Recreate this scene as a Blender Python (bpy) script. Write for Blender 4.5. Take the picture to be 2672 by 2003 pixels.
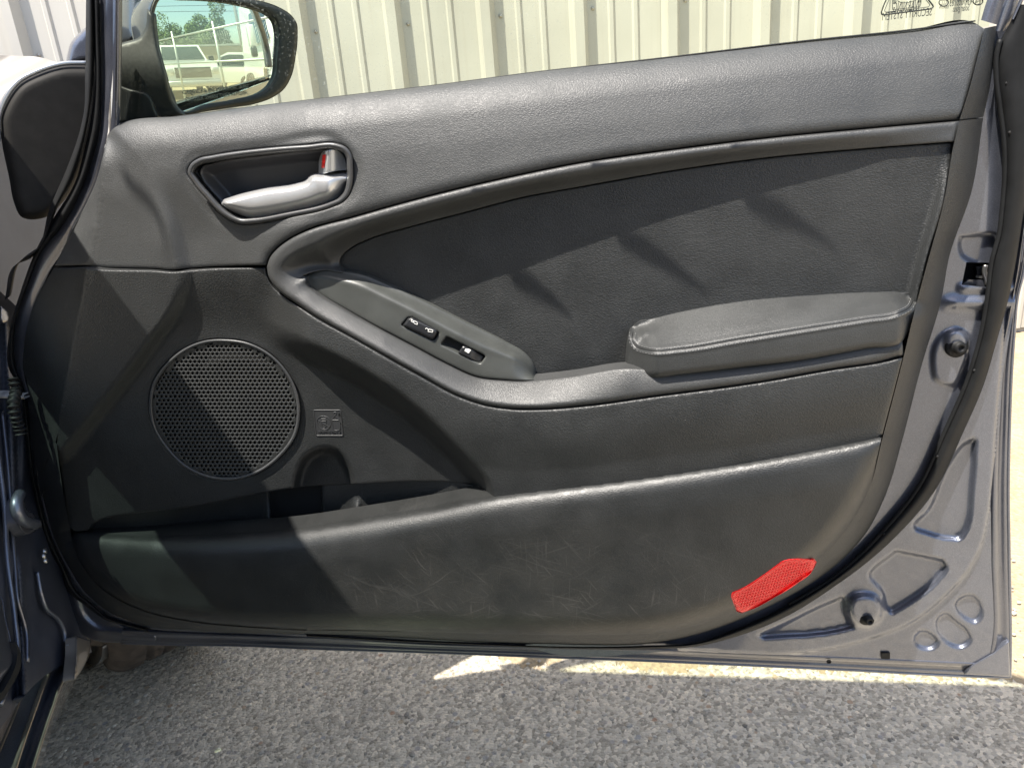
import bpy, bmesh, math, random
import numpy as np
from mathutils import Vector, Matrix
from mathutils.geometry import delaunay_2d_cdt
random.seed(7); np.random.seed(7)
sc = bpy.context.scene
for o in list(bpy.data.objects): bpy.data.objects.remove(o)
# ------------------------------------------------------------------ camera
IW, IH, FPX = 2672.0, 2003.0, 2005.0
DIST = 0.78
_y, _p, _r = map(math.radians, (10.0, 20.0, 4.8))
CF = np.array([-math.sin(_y)*math.cos(_p), math.cos(_y)*math.cos(_p), -math.sin(_p)])
_R0 = np.cross(CF, [0, 0, 1.0]); _R0 /= np.linalg.norm(_R0); _U0 = np.cross(_R0, CF)
CR = math.cos(_r)*_R0 - math.sin(_r)*_U0
CU = np.cross(CR, CF)
CZ = 0.98                                     # camera height above the ground (z = 0 is the ground)
C0 = np.array([0.0, -DIST, CZ])
cam = bpy.data.cameras.new('camera'); camo = bpy.data.objects.new('camera', cam)
sc.collection.objects.link(camo); sc.camera = camo
M = Matrix(((CR[0], CU[0], -CF[0], C0[0]), (CR[1], CU[1], -CF[1], C0[1]), (CR[2], CU[2], -CF[2], C0[2]), (0, 0, 0, 1)))
camo.matrix_world = M
cam.sensor_width = 36.0; cam.lens = 36.0*FPX/IW; cam.clip_start = 0.02; cam.clip_end = 3000
# ------------------------------------------------------------------ light
SUN = np.array([-0.95, -1.0, 3.2]); SUN /= np.linalg.norm(SUN)
w = bpy.data.worlds.new("World"); sc.world = w; w.use_nodes = True
nt = w.node_tree; bg = nt.nodes['Background']
sky = nt.nodes.new('ShaderNodeTexSky'); sky.sky_type = 'NISHITA'; sky.sun_disc = False
sky.sun_elevation = math.asin(SUN[2]); sky.sun_rotation = math.atan2(SUN[0], SUN[1])
sky.air_density = 1.0; sky.dust_density = 2.0; sky.ozone_density = 1.0
nt.links.new(sky.outputs[0], bg.inputs[0]); bg.inputs[1].default_value = 0.12
sl = bpy.data.lights.new('sun', 'SUN'); sl.energy = 4.8; sl.angle = math.radians(0.53); sl.color = (1, 0.945, 0.865)
so = bpy.data.objects.new('sun', sl); sc.collection.objects.link(so); so.location = (-3, -4, 9)
so.rotation_mode = 'QUATERNION'; so.rotation_quaternion = Vector(SUN).to_track_quat('Z', 'Y')
sc.view_settings.view_transform = 'Standard'; sc.view_settings.look = 'None'
sc.view_settings.exposure = 1.2; sc.view_settings.gamma = 1
sc.render.resolution_x = 1024; sc.render.resolution_y = 767
sc.render.engine = 'CYCLES'
# ------------------------------------------------------------------ pixel curves -> real places
CROPS = {'1': (0, 0, 2.4569), '2': (800, 0, 2.4569), '3': (1772, 0, 2.4569), '4': (0, 600, 2.4569), '5': (800, 600, 2.4569),
         '6': (1772, 600, 2.4569), '7': (0, 1328, 2.4569), '8': (1772, 1328, 2.4569), '9': (800, 1328, 2.4569),
         'H': (460, 340, 4.424), 'S': (1000, 780, 7.373), 'B': (780, 1030, 12.753), 'G': (2250, 0, 5.242), 'M': (380, 0, 5.267),
         'L': (0, 980, 3.19), 'K': (0, 1500, 3.296), 'D': (0, 0, 0.82784), 'N': (0, 0, 1.0)}
def Z(s):
    """'1: x,y x,y! 4: x,y' -> list of (x, y, corner) in photograph units"""
    out = []; ox, oy, k = 0, 0, 1
    for t in s.split():
        if t.endswith(':'): ox, oy, k = CROPS[t[:-1]]; continue
        c = t.endswith('!'); x, y = t.rstrip('!').split(',')
        out.append((ox+float(x)/k, oy+float(y)/k, c))
    return out
def curve(s, step=6.0, closed=False):
    P = Z(s) if isinstance(s, str) else list(s)
    n = len(P); pts = []
    rng = range(n) if closed else range(n-1)
    for i in rng:
        p1 = P[i]; p2 = P[(i+1) % n]
        def nb(j, back, here):
            if here[2]: return None
            if closed: return P[j % n]
            return P[j] if 0 <= j < n else None
        p0 = nb(i-1, 1, p1); p3 = nb(i+2, 0, p2)
        a = np.array(p1[:2]); b = np.array(p2[:2]); L = np.linalg.norm(b-a)
        if L < 1e-6: continue
        def tang(q0, q1, q2):
            u = q1-q0; v = q2-q1; lu = np.linalg.norm(u)+1e-9; lv = np.linalg.norm(v)+1e-9
            return (u/lu*lv + v/lv*lu)/(lu+lv)
        t1 = (b-a)/L if p0 is None else tang(np.array(p0[:2]), a, b)
        t2 = (b-a)/L if p3 is None else tang(a, b, np.array(p3[:2]))
        m = max(1, int(round(L/step)))
        for k in range(m):
            t = k/m; h00 = 2*t**3-3*t*t+1; h10 = t**3-2*t*t+t; h01 = -2*t**3+3*t*t; h11 = t**3-t*t
            pts.append(h00*a+h10*L*t1+h01*b+h11*L*t2)
    if not closed: pts.append(np.array(P[-1][:2]))
    return np.array(pts)
def cor(s): return ' '.join(t if t.endswith(':') or t.endswith('!') else t+'!' for t in s.split())
def resample(c, n):
    d = np.r_[0, np.cumsum(np.linalg.norm(np.diff(c, axis=0), axis=1))]
    t = np.linspace(0, d[-1], n); return np.stack([np.interp(t, d, c[:, k]) for k in range(c.shape[1])], 1)
def rays(xy):
    xy = np.atleast_2d(xy)
    d = CF[None]*FPX + CR[None]*(xy[:, :1]-IW/2) - CU[None]*(xy[:, 1:2]-IH/2)
    return d/np.linalg.norm(d, axis=1)[:, None]
class Plane:
    def __init__(s, o, n): s.o = np.array(o, float); s.n = np.array(n, float)/np.linalg.norm(n)
    def at(s, xy, h=0.0):                       # h = distance towards the normal
        d = rays(xy); h = np.broadcast_to(np.asarray(h, float), (len(d),))
        t = ((s.o-C0)@s.n + h)/(d@s.n); return C0+d*t[:, None]
DOOR = Plane((0, 0, 0), (0, -1, 0))
LEVEL = lambda z: Plane((0, 0, z), (0, 0, 1))
def sdist(X, Y, c):
    """distance and side to a polyline (positive = right-hand side walking along it, image y down)"""
    a = c[:-1]; b = c[1:]; ab = b-a; L2 = (ab**2).sum(1)+1e-12
    best = np.full(X.shape, 1e18); side = np.zeros(X.shape)
    for i in range(len(a)):
        px = X-a[i, 0]; py = Y-a[i, 1]
        t = np.clip((px*ab[i, 0]+py*ab[i, 1])/L2[i], 0, 1)
        dx = px-t*ab[i, 0]; dy = py-t*ab[i, 1]; d = dx*dx+dy*dy
        cr = ab[i, 0]*py-ab[i, 1]*px
        m = d < best; best = np.where(m, d, best); side = np.where(m, np.sign(cr), side)
    return np.sqrt(best)*np.where(side == 0, 1, side)
def dist(X, Y, c): return np.abs(sdist(X, Y, c))
def inside(X, Y, c):
    r = np.zeros(X.shape, bool); n = len(c)
    for i in range(n):
        x1, y1 = c[i]; x2, y2 = c[(i+1) % n]
        if y1 == y2: continue
        r ^= ((y1 > Y) != (y2 > Y)) & (X < (x2-x1)*(Y-y1)/(y2-y1)+x1)
    return r
def ss(t): t = np.clip(t, 0, 1); return t*t*(3-2*t)
def rnd(d, R):
    """1 at the edge falling to 0 at distance R, quarter-round"""
    t = np.clip(1-d/R, 0, 1); return 1-np.sqrt(np.clip(1-t*t, 0, 1))
def close(c): return np.vstack([c, c[:1]])
# ------------------------------------------------------------------ objects
def thing(name, label, cat, loc, group=None):
    o = bpy.data.objects.new(name, None); sc.collection.objects.link(o); o.location = loc
    o.empty_display_size = 0.05; o['label'] = label; o['category'] = cat
    if group: o['group'] = group
    return o
def base_of(p):
    v = Vector((0, 0, 0))
    while p is not None: v += p.location; p = p.parent
    return v
def mesh_obj(name, V, F, mat, parent=None, smooth=True, label=None, kind=None):
    me = bpy.data.meshes.new(name); me.from_pydata([tuple(v) for v in V], [], F); me.update()
    if smooth: me.polygons.foreach_set('use_smooth', [True]*len(me.polygons))
    o = bpy.data.objects.new(name, me); sc.collection.objects.link(o)
    if mat: me.materials.append(mat)
    if parent is not None: o.parent = parent; o.location = -base_of(parent)
    if label: o['label'] = label
    if kind: o['kind'] = kind
    return o
def tagged(o, label, cat, group=None):
    o['label'] = label; o['category'] = cat
    if group: o['group'] = group
    return o
def region(name, outline, hf, mat, parent, sp=8.0, plane=DOOR, R=0.0, drop=0.0, skirt=0.004, holes=(), step=None, smooth=True, lines=(), box=None, label=None):
    out = curve(outline, step or sp, True) if isinstance(outline, str) else outline
    holes = [curve(h, step or sp, True) if isinstance(h, str) else h for h in holes]
    hfun = hf if callable(hf) else (lambda X, Y: np.full(X.shape, float(hf)))
    P = [out]+list(holes); pts = np.vstack(P); E = []; k = 0
    for c in P:
        E += [(k+i, k+(i+1) % len(c)) for i in range(len(c))]; k += len(c)
    nb = len(pts)
    allb = [close(c) for c in P]
    def bd(X, Y):
        d = dist(X, Y, allb[0])
        for c in allb[1:]: d = np.minimum(d, dist(X, Y, c))
        return d
    x0, y0 = out.min(0); x1, y1 = out.max(0)
    gx = np.arange(x0+sp*.37, x1, sp); gy = np.arange(y0+sp*.41, y1, sp*.866)
    X, Y = np.meshgrid(gx, gy); X = X+(np.arange(len(gy)) % 2)[:, None]*sp*.5; X = X.ravel(); Y = Y.ravel()
    m = inside(X, Y, out)
    for h in holes: m &= ~inside(X, Y, h)
    X, Y = X[m], Y[m]; d = bd(X, Y); lim = max(R*1.05, sp*.55) if R else sp*.55
    ok = d > lim
    for c in lines: ok &= dist(X, Y, c) > sp*.45
    X, Y = X[ok], Y[ok]
    extra = [np.stack([X, Y], 1)]
    for c in lines:
        di = inside(c[:, 0], c[:, 1], out) & (bd(c[:, 0], c[:, 1]) > max(lim, sp*.4)); extra.append(c[di])
    if R:
        for f in (0.06, 0.18, 0.36, 0.6, 0.85):
            for c in P:
                cc = close(c); tg = np.roll(c, -1, 0)-np.roll(c, 1, 0); L = np.linalg.norm(tg, axis=1)+1e-9
                nrm = np.stack([-tg[:, 1], tg[:, 0]], 1)/L[:, None]
                for sg in (1, -1):
                    q = c+nrm*sg*f*R
                    ii = inside(q[:, 0], q[:, 1], out)
                    for h in holes: ii &= ~inside(q[:, 0], q[:, 1], h)
                    q = q[ii]
                    if len(q): q = q[bd(q[:, 0], q[:, 1]) > f*R*.93]; extra.append(q)
    pts = np.vstack([pts]+extra)
    res = delaunay_2d_cdt([Vector(p) for p in pts], E, [], 0, 1e-4)
    V2 = np.array([tuple(v) for v in res[0]]); F = np.array([f for f in res[2] if len(f) == 3])
    cen = V2[F].mean(1); k = inside(cen[:, 0], cen[:, 1], out)
    for h in holes: k &= ~inside(cen[:, 0], cen[:, 1], h)
    F = F[k]
    a, b, c = V2[F[:, 0]], V2[F[:, 1]], V2[F[:, 2]]
    ar = (b[:, 0]-a[:, 0])*(c[:, 1]-a[:, 1])-(b[:, 1]-a[:, 1])*(c[:, 0]-a[:, 0])
    F = np.where((ar > 0)[:, None], F[:, ::-1], F); F = F[np.abs(ar) > 1e-6]
    H = hfun(V2[:, 0], V2[:, 1])
    if R: H = H-drop*rnd(bd(V2[:, 0], V2[:, 1]), R)
    V = plane.at(V2, H)
    faces = [tuple(int(i) for i in f) for f in F]
    if skirt:
        cnt = {}
        for f in faces:
            for i in range(3):
                e = (f[i], f[(i+1) % 3]); cnt[e] = cnt.get(e, 0)+1
        bnd = [e for e in cnt if (e[1], e[0]) not in cnt]
        idx = {}; nv = []; base = len(V)
        # a second copy of the rim keeps the edge crisp
        for e in bnd:
            for v in e:
                if v not in idx:
                    idx[v] = base+len(nv); nv.append(V[v]); nv.append(V[v]-plane.n*skirt)
        V = np.vstack([V, np.array(nv)])
        for e in bnd:
            a_, b_ = idx[e[1]], idx[e[0]]; faces.append((a_, b_, b_+1, a_+1))
    return mesh_obj(name, V, faces, mat, parent, smooth, label)
def loft(name, rails, mat, parent, n=None, closed=False, smooth=True, sub=0, prof=None, label=None):
    """rails: list of Nx3 arrays"""
    n = n or max(len(r) for r in rails); R = [resample(np.asarray(r), n) for r in rails]
    V = np.vstack(R); F = []
    for j in range(len(R)-1):
        for i in range(n-1):
            F.append((j*n+i, j*n+i+1, (j+1)*n+i+1, (j+1)*n+i))
    return mesh_obj(name, V, F, mat, parent, smooth, label=label)
def strip(name, A, B, hA, hB, mat, parent, bulge=0.0, m=6, plane=DOOR, n=None, prof=None, label=None, step=10, skirt=0.0):
    """ribbon between two drawn curves, with a rounded or given cross profile"""
    A = curve(A, step) if isinstance(A, str) else A; B = curve(B, step) if isinstance(B, str) else B
    n = n or max(len(A), len(B)); A = resample(A, n); B = resample(B, n); rails = []
    if callable(hA): hA = hA(A[:, 0], A[:, 1])
    if callable(hB): hB = hB(B[:, 0], B[:, 1])
    hA = np.interp(np.linspace(0, 1, n), np.linspace(0, 1, len(np.atleast_1d(hA))), np.atleast_1d(hA)) if np.ndim(hA) else np.full(n, hA)
    hB = np.interp(np.linspace(0, 1, n), np.linspace(0, 1, len(np.atleast_1d(hB))), np.atleast_1d(hB)) if np.ndim(hB) else np.full(n, hB)
    for k in range(m+1):
        t = k/m; xy = A*(1-t)+B*t
        h = hA*(1-t)+hB*t+(prof(t) if prof else bulge*math.sin(math.pi*t))
        rails.append(plane.at(xy, h))
    if skirt:
        rails = [rails[0]-plane.n*skirt]+rails+[rails[-1]-plane.n*skirt]
    return loft(name, rails, mat, parent, n, label=label)
def tube_mesh(pts, r, seg=8, closed=False):
    pts = np.asarray(pts, float); n = len(pts); V = []; F = []
    up = None; rr = np.broadcast_to(np.asarray(r, float), (n,))
    for i in range(n):
        a = pts[(i-1) % n] if (closed or i > 0) else pts[i]; b = pts[(i+1) % n] if (closed or i < n-1) else pts[i]
        t = b-a; t /= np.linalg.norm(t)+1e-12
        if up is None:
            up = np.cross(t, [0.13, 0.9, 0.4]); 
        up = up-t*(up@t); up /= np.linalg.norm(up)+1e-12; s = np.cross(t, up)
        for k in range(seg):
            an = 2*math.pi*k/seg; V.append(pts[i]+rr[i]*(math.cos(an)*up+math.sin(an)*s))
    for i in range(n if closed else n-1):
        j = (i+1) % n
        for k in range(seg): F.append((i*seg+k, i*seg+(k+1) % seg, j*seg+(k+1) % seg, j*seg+k))
    if not closed:
        F.append(tuple(range(seg))[::-1]); F.append(tuple((n-1)*seg+k for k in range(seg)))
    return V, F
def tube(name, pts, r, mat, parent, seg=8, closed=False, label=None):
    V, F = tube_mesh(pts, r, seg, closed); return mesh_obj(name, V, F, mat, parent, label=label)
def join(parts):
    V = []; F = []
    for v, f in parts:
        k = len(V); V += [tuple(p) for p in v]; F += [tuple(i+k for i in q) for q in f]
    return V, F
def boxm(c, s, rot=None, bev=0.0, seg=2):
    bm = bmesh.new(); bmesh.ops.create_cube(bm, size=1)
    for v in bm.verts: v.co = Vector((v.co.x*s[0], v.co.y*s[1], v.co.z*s[2]))
    if bev: bmesh.ops.bevel(bm, geom=list(bm.edges), offset=bev, segments=seg, affect='EDGES', profile=.5)
    V = [v.co.copy() for v in bm.verts]; 
    bm.verts.ensure_lookup_table(); F = [tuple(v.index for v in f.verts) for f in bm.faces]; bm.free()
    R = rot if rot is not None else Matrix.Identity(3)
    return [tuple(R@v+Vector(c)) for v in V], F
def lathe(prof, o, axis, seg=24):
    """prof: (radius, height) list round axis"""
    ax = Vector(axis).normalized(); u = ax.orthogonal().normalized(); v = ax.cross(u); V = []; F = []; n = len(prof)
    for k in range(seg):
        a = 2*math.pi*k/seg
        for r, h in prof: V.append(tuple(Vector(o)+ax*h+(u*math.cos(a)+v*math.sin(a))*r))
    for k in range(seg):
        j = (k+1) % seg
        for i in range(n-1): F.append((k*n+i, j*n+i, j*n+i+1, k*n+i+1))
    return V, F
# ------------------------------------------------------------------ materials
def mat_new(name):
    m = bpy.data.materials.new(name); m.use_nodes = True; t = m.node_tree
    return m, t, t.nodes['Principled BSDF'], t.nodes['Material Output']
def N(t, kind, **kw):
    n = t.nodes.new(kind)
    for k, v in kw.items():
        if k.startswith('i_'): n.inputs[k[2:].replace('_', ' ')].default_value = v
        else: setattr(n, k, v)
    return n
def mixc(t, fac, a, b, mode='MIX'):
    n = t.nodes.new('ShaderNodeMix'); n.data_type = 'RGBA'; n.blend_type = mode
    for s, v in ((0, fac), (6, a), (7, b)):
        if hasattr(v, 'links') or isinstance(v, bpy.types.NodeSocket): t.links.new(v, n.inputs[s])
        else: n.inputs[s].default_value = v if not isinstance(v, tuple) or len(v) == 4 else (*v, 1)
    return n.outputs[2]
def ramp(t, src, stops):
    r = t.nodes.new('ShaderNodeValToRGB'); t.links.new(src, r.inputs[0]); e = r.color_ramp.elements
    while len(e) < len(stops): e.new(0.5)
    for i, (p, c) in enumerate(stops): e[i].position = p; e[i].color = (*c, 1) if isinstance(c, tuple) else (c, c, c, 1)
    return r.outputs[0]
def maprange(t, src, a, b, c, d):
    n = t.nodes.new('ShaderNodeMapRange'); t.links.new(src, n.inputs[0])
    for i, v in enumerate((a, b, c, d)): n.inputs[i+1].default_value = v
    return n.outputs[0]
def leather(name, col, rough=0.42, cell=420, bump=0.5, depth=0.0005, stretch=0.7, scratches=False, spec=0.6, dust=0.3):
    m, t, b, o = mat_new(name); L = t.links.new
    tc = N(t, 'ShaderNodeTexCoord'); mp = N(t, 'ShaderNodeMapping'); mp.inputs['Scale'].default_value = (stretch, 1, 1); L(tc.outputs['Object'], mp.inputs[0])
    nz = N(t, 'ShaderNodeTexNoise', i_Scale=cell*.55, i_Detail=2.0); L(mp.outputs[0], nz.inputs['Vector'])
    sub = N(t, 'ShaderNodeVectorMath', operation='SUBTRACT'); L(nz.outputs['Color'], sub.inputs[0]); sub.inputs[1].default_value = (.5, .5, .5)
    scl = N(t, 'ShaderNodeVectorMath', operation='SCALE'); L(sub.outputs[0], scl.inputs[0]); scl.inputs['Scale'].default_value = 1.6/cell
    add = N(t, 'ShaderNodeVectorMath', operation='ADD'); L(mp.outputs[0], add.inputs[0]); L(scl.outputs[0], add.inputs[1])
    vo = N(t, 'ShaderNodeTexVoronoi', feature='DISTANCE_TO_EDGE', i_Scale=float(cell)); L(add.outputs[0], vo.inputs['Vector'])
    crack = maprange(t, vo.outputs['Distance'], 0.0, 0.28, 0, 1)
    n2 = N(t, 'ShaderNodeTexNoise', i_Scale=cell*1.1, i_Detail=3.0, i_Roughness=.6); L(mp.outputs[0], n2.inputs['Vector'])
    n3 = N(t, 'ShaderNodeTexNoise', i_Scale=28.0, i_Detail=3.0); L(tc.outputs['Object'], n3.inputs['Vector'])
    hm = N(t, 'ShaderNodeMath', operation='MULTIPLY_ADD'); L(n2.outputs[0], hm.inputs[0]); hm.inputs[1].default_value = .9; L(crack, hm.inputs[2])
    bp = N(t, 'ShaderNodeBump'); bp.inputs['Strength'].default_value = bump; bp.inputs['Distance'].default_value = depth; L(hm.outputs[0], bp.inputs['Height'])
    L(bp.outputs[0], b.inputs['Normal'])
    c = mixc(t, maprange(t, n3.outputs[0], .35, .7, 0, dust), col, tuple(min(1, x*1.5+.006) for x in col))
    c = mixc(t, maprange(t, vo.outputs['Distance'], 0, .12, .35, 0), c, tuple(x*.4 for x in col))
    # dust specks
    v2 = N(t, 'ShaderNodeTexVoronoi', i_Scale=95.0); L(tc.outputs['Object'], v2.inputs['Vector'])
    spk = maprange(t, v2.outputs['Distance'], .02, .045, 1, 0)
    wn = N(t, 'ShaderNodeTexWhiteNoise'); L(v2.outputs['Position'], wn.inputs['Vector'])
    sel = maprange(t, wn.outputs['Value'], .86, .9, 0, .55)
    mu = N(t, 'ShaderNodeMath', operation='MULTIPLY'); L(spk, mu.inputs[0]); L(sel, mu.inputs[1])
    c = mixc(t, mu.outputs[0], c, (.35, .34, .31))
    rg = maprange(t, n3.outputs[0], .3, .7, rough-.05, rough+.06)
    if scratches:
        acc = None
        for k, (rz, sx, sy, den) in enumerate(((0.5, 22, 620, .80), (-.9, 34, 700, .80), (1.5, 24, 700, .80), (.1, 30, 700, .80), (-.35, 16, 620, .81))):
            mq = N(t, 'ShaderNodeMapping'); mq.inputs['Rotation'].default_value = (0, rz, 0); L(tc.outputs['Object'], mq.inputs[0])
            nd = N(t, 'ShaderNodeTexNoise', i_Scale=7.0, i_Detail=2.0); L(mq.outputs[0], nd.inputs['Vector'])
            s1 = N(t, 'ShaderNodeVectorMath', operation='SCALE'); L(nd.outputs['Color'], s1.inputs[0]); s1.inputs['Scale'].default_value = .045
            a1 = N(t, 'ShaderNodeVectorMath', operation='ADD'); L(mq.outputs[0], a1.inputs[0]); L(s1.outputs[0], a1.inputs[1])
            m2 = N(t, 'ShaderNodeMapping'); m2.inputs['Scale'].default_value = (sx, 3, sy); m2.inputs['Location'].default_value = (k*3.1, k*1.7, k*2.3); L(a1.outputs[0], m2.inputs[0])
            nn = N(t, 'ShaderNodeTexNoise', i_Scale=1.0, i_Detail=0.0); L(m2.outputs[0], nn.inputs['Vector'])
            q = maprange(t, nn.outputs[0], den-.08, den, 0, 1)
            if acc is None: acc = q
            else:
                mx = N(t, 'ShaderNodeMath', operation='MAXIMUM'); L(acc, mx.inputs[0]); L(q, mx.inputs[1]); acc = mx.outputs[0]
        # worn patch where shoes rub, centre of the lower panel
        sp_ = N(t, 'ShaderNodeVectorMath', operation='DISTANCE'); ms = N(t, 'ShaderNodeMapping'); ms.inputs['Scale'].default_value = (1, .2, 2.1); L(tc.outputs['Object'], ms.inputs[0])
        L(ms.outputs[0], sp_.inputs[0]); sp_.inputs[1].default_value = (-.12, 0, .435*2.1)
        wear = maprange(t, sp_.outputs['Value'], .05, .36, 1, 0)
        nw = N(t, 'ShaderNodeTexNoise', i_Scale=16.0, i_Detail=4.0); L(tc.outputs['Object'], nw.inputs['Vector'])
        w1 = N(t, 'ShaderNodeMath', operation='MULTIPLY'); L(wear, w1.inputs[0]); L(maprange(t, nw.outputs[0], .38, .62, 0, 1), w1.inputs[1])
        w2 = N(t, 'ShaderNodeMath', operation='MULTIPLY'); L(w1.outputs[0], w2.inputs[0]); L(acc, w2.inputs[1])
        w3 = N(t, 'ShaderNodeMath', operation='MULTIPLY'); L(w2.outputs[0], w3.inputs[0]); w3.inputs[1].default_value = .26
        c = mixc(t, w3.outputs[0], c, (.22, .21, .195))
        w4 = N(t, 'ShaderNodeMath', operation='MULTIPLY'); L(w1.outputs[0], w4.inputs[0]); w4.inputs[1].default_value = .28
        c = mixc(t, w4.outputs[0], c, (.075, .07, .06))
    L(c, b.inputs['Base Color']); L(rg, b.inputs['Roughness']); b.inputs['Specular IOR Level'].default_value = spec
    return m
def plain(name, col, rough=.5, metal=0.0, coat=0.0, noise=0.0, nscale=60, bump=0.0, spec=.5, bscale=900, em=None):
    m, t, b, o = mat_new(name); L = t.links.new
    b.inputs['Roughness'].default_value = rough; b.inputs['Metallic'].default_value = metal
    b.inputs['Coat Weight'].default_value = coat; b.inputs['Coat Roughness'].default_value = .06; b.inputs['Specular IOR Level'].default_value = spec
    tc = N(t, 'ShaderNodeTexCoord'); nz = N(t, 'ShaderNodeTexNoise', i_Scale=float(nscale), i_Detail=4.0); L(tc.outputs['Object'], nz.inputs['Vector'])
    c = mixc(t, maprange(t, nz.outputs[0], .3, .7, 0, 1), tuple(x*(1-noise) for x in col), tuple(min(1, x*(1+noise)) for x in col))
    L(c, b.inputs['Base Color'])
    if bump:
        n2 = N(t, 'ShaderNodeTexNoise', i_Scale=float(bscale), i_Detail=2.0); L(tc.outputs['Object'], n2.inputs['Vector'])
        bp = N(t, 'ShaderNodeBump'); bp.inputs['Strength'].default_value = bump; bp.inputs['Distance'].default_value = .0004; L(n2.outputs[0], bp.inputs['Height']); L(bp.outputs[0], b.inputs['Normal'])
    return m
def paint(name, col, dusty=.35, dcol=(.20, .175, .145)):
    m, t, b, o = mat_new(name); L = t.links.new
    tc = N(t, 'ShaderNodeTexCoord')
    v = N(t, 'ShaderNodeTexVoronoi', i_Scale=2600.0); L(tc.outputs['Object'], v.inputs['Vector'])
    fl = mixc(t, maprange(t, v.outputs['Color'], .55, 1, 0, .6), col, tuple(min(1, x*2.4) for x in col))
    nz = N(t, 'ShaderNodeTexNoise', i_Scale=9.0, i_Detail=6.0, i_Roughness=.6); L(tc.outputs['Object'], nz.inputs['Vector'])
    df = maprange(t, nz.outputs[0], .35, .68, dusty*.4, dusty*1.5)
    L(mixc(t, df, fl, dcol), b.inputs['Base Color'])
    L(maprange(t, nz.outputs[0], .35, .68, .85, .5), b.inputs['Metallic'])
    L(maprange(t, nz.outputs[0], .3, .7, .34, .5), b.inputs['Roughness'])
    b.inputs['Coat Weight'].default_value = 1.0; b.inputs['Coat Roughness'].default_value = .035
    n4 = N(t, 'ShaderNodeTexNoise', i_Scale=300.0, i_Detail=2.0); L(tc.outputs['Object'], n4.inputs['Vector'])
    bp = N(t, 'ShaderNodeBump'); bp.inputs['Strength'].default_value = .12; bp.inputs['Distance'].default_value = .0002; L(n4.outputs[0], bp.inputs['Height']); L(bp.outputs[0], b.inputs['Normal'])
    return m
MT = dict(
    upper=leather('trim_grain', (.0430, .0445, .0440), .52, 640, .30, .0005, .65),
    insert=leather('insert_grain', (.0225, .0240, .0240), .50, 560, .44, .0005, .6, dust=.5),
    band=leather('band_grain', (.041, .0420, .0415), .48, 640, .27, .0005, .8),
    lower=leather('lower_grain', (.0190, .0202, .0200), .46, 560, .42, .0004, .6),
    pocket=leather('pocket_grain', (.0170, .0180, .0177), .45, 560, .30, .0003, .6, scratches=True),
    pad=leather('pad_grain', (.032, .0335, .0330), .47, 640, .26, .0005, 1.0),
    smooth2=plain('handle_cup_plastic', (.055, .056, .060), .42, noise=.06),
    smooth=plain('smooth_plastic', (.055, .058, .054), .38, noise=.1, bump=.12),
    darkplastic=plain('black_plastic', (.018, .019, .021), .36, noise=.2, bump=.08),
    bezel=plain('bezel_plastic', (.055, .056, .057), .36, noise=.15, bump=.2),
    satin=plain('satin_silver', (.58, .58, .575), .33, metal=.65, noise=.05, nscale=30),
    satin_dark=plain('satin_grey', (.42, .44, .46), .30, metal=.6, noise=.05, nscale=30),
    red=plain('red_mark', (.75, .02, .015), .4),
    white=plain('white_print', (.75, .75, .72), .5),
    rubber=plain('rubber', (.009, .0095, .010), .6, noise=.3, bump=.2, spec=.3),
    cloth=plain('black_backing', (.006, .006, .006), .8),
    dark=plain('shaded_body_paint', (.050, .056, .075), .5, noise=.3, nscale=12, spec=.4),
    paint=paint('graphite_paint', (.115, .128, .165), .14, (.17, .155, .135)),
    paint_dark=paint('graphite_paint_clean', (.085, .093, .12), .12),
    steel=plain('steel', (.45, .44, .42), .35, metal=.9, noise=.2),
    thread=plain('thread', (.24, .24, .235), .7),
)
# ------------------------------------------------------------------ THE DOOR
door = thing('car_door', 'open graphite grey car door with black grained trim panel, armrest and speaker', 'car door', (-.1, 0, .32))
# -- main curves (photograph units)
BELT = "1: 690,870! 720,815 775,790 1150,745 1700,675 2210,615 2: 850,545 1500,460 2210,380 3: 850,258 1500,190 1900,135 2035,160!"
SEAMC_TOP = "3: 1800,775! 1200,828 600,885 0,958 2: 1700,1058 1300,1140 1000,1208 600,1310 300,1395 4: 1960,10 1860,60 1780,120 1730,180 1712,235"
SEAMC_LOW = "4: 1712,235 1718,285 1745,340 1800,400 1900,470 2000,540 5: 300,690 700,915 1000,1072 1150,1120 1300,1142 1500,1145 1800,1122 2210,1066 6: 500,975 1000,888 1300,842 1440,800!"
SEAME = "4: 340,237! 450,236 560,235 640,245 800,250 1000,254 1100,262 1200,254 1300,245 1500,236 1712,235!"
LIP_IN = "3: 1765,908! 1200,950 600,1005 0,1085 2: 1700,1205 1430,1253 1000,1363 650,1455 400,1530 280,1590 225,1640 5: 213,200 215,232 235,262"
FACE_R = "3: 1800,775! 1765,908 1700,1280 1600,1655 6: 1530,440 1430,850 1300,1350 1220,1655 8: 1080,120 950,270 750,440 400,640 0,770 9: 1800,805 1300,800 700,785 0,775"
FACE_BL = "9: 0,775 7: 1600,755 1200,715 950,660 780,590 640,500 560,410 500,310 465,200 440,80 4: 405,1650 380,1480 365,1390"
STRIP_R = "3: 1950,757! 1880,1210 1730,1655 6: 1680,450 1560,850 1430,1350 1340,1655 8: 1200,150 1100,270 900,440 600,612 300,742 0,830 9: 1500,862 1000,845 500,815 0,800"
cB = curve(BELT, 8); cCT = curve(SEAMC_TOP, 8); cCL = curve(SEAMC_LOW, 8); cE = curve(SEAME, 8)
cG = curve("1: 690,870 660,1080 640,1300 4: 600,60 565,230 540,400 500,600 450,880 400,1120 370,1300 365,1400 7: 400,0 440,150", 8)
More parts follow.
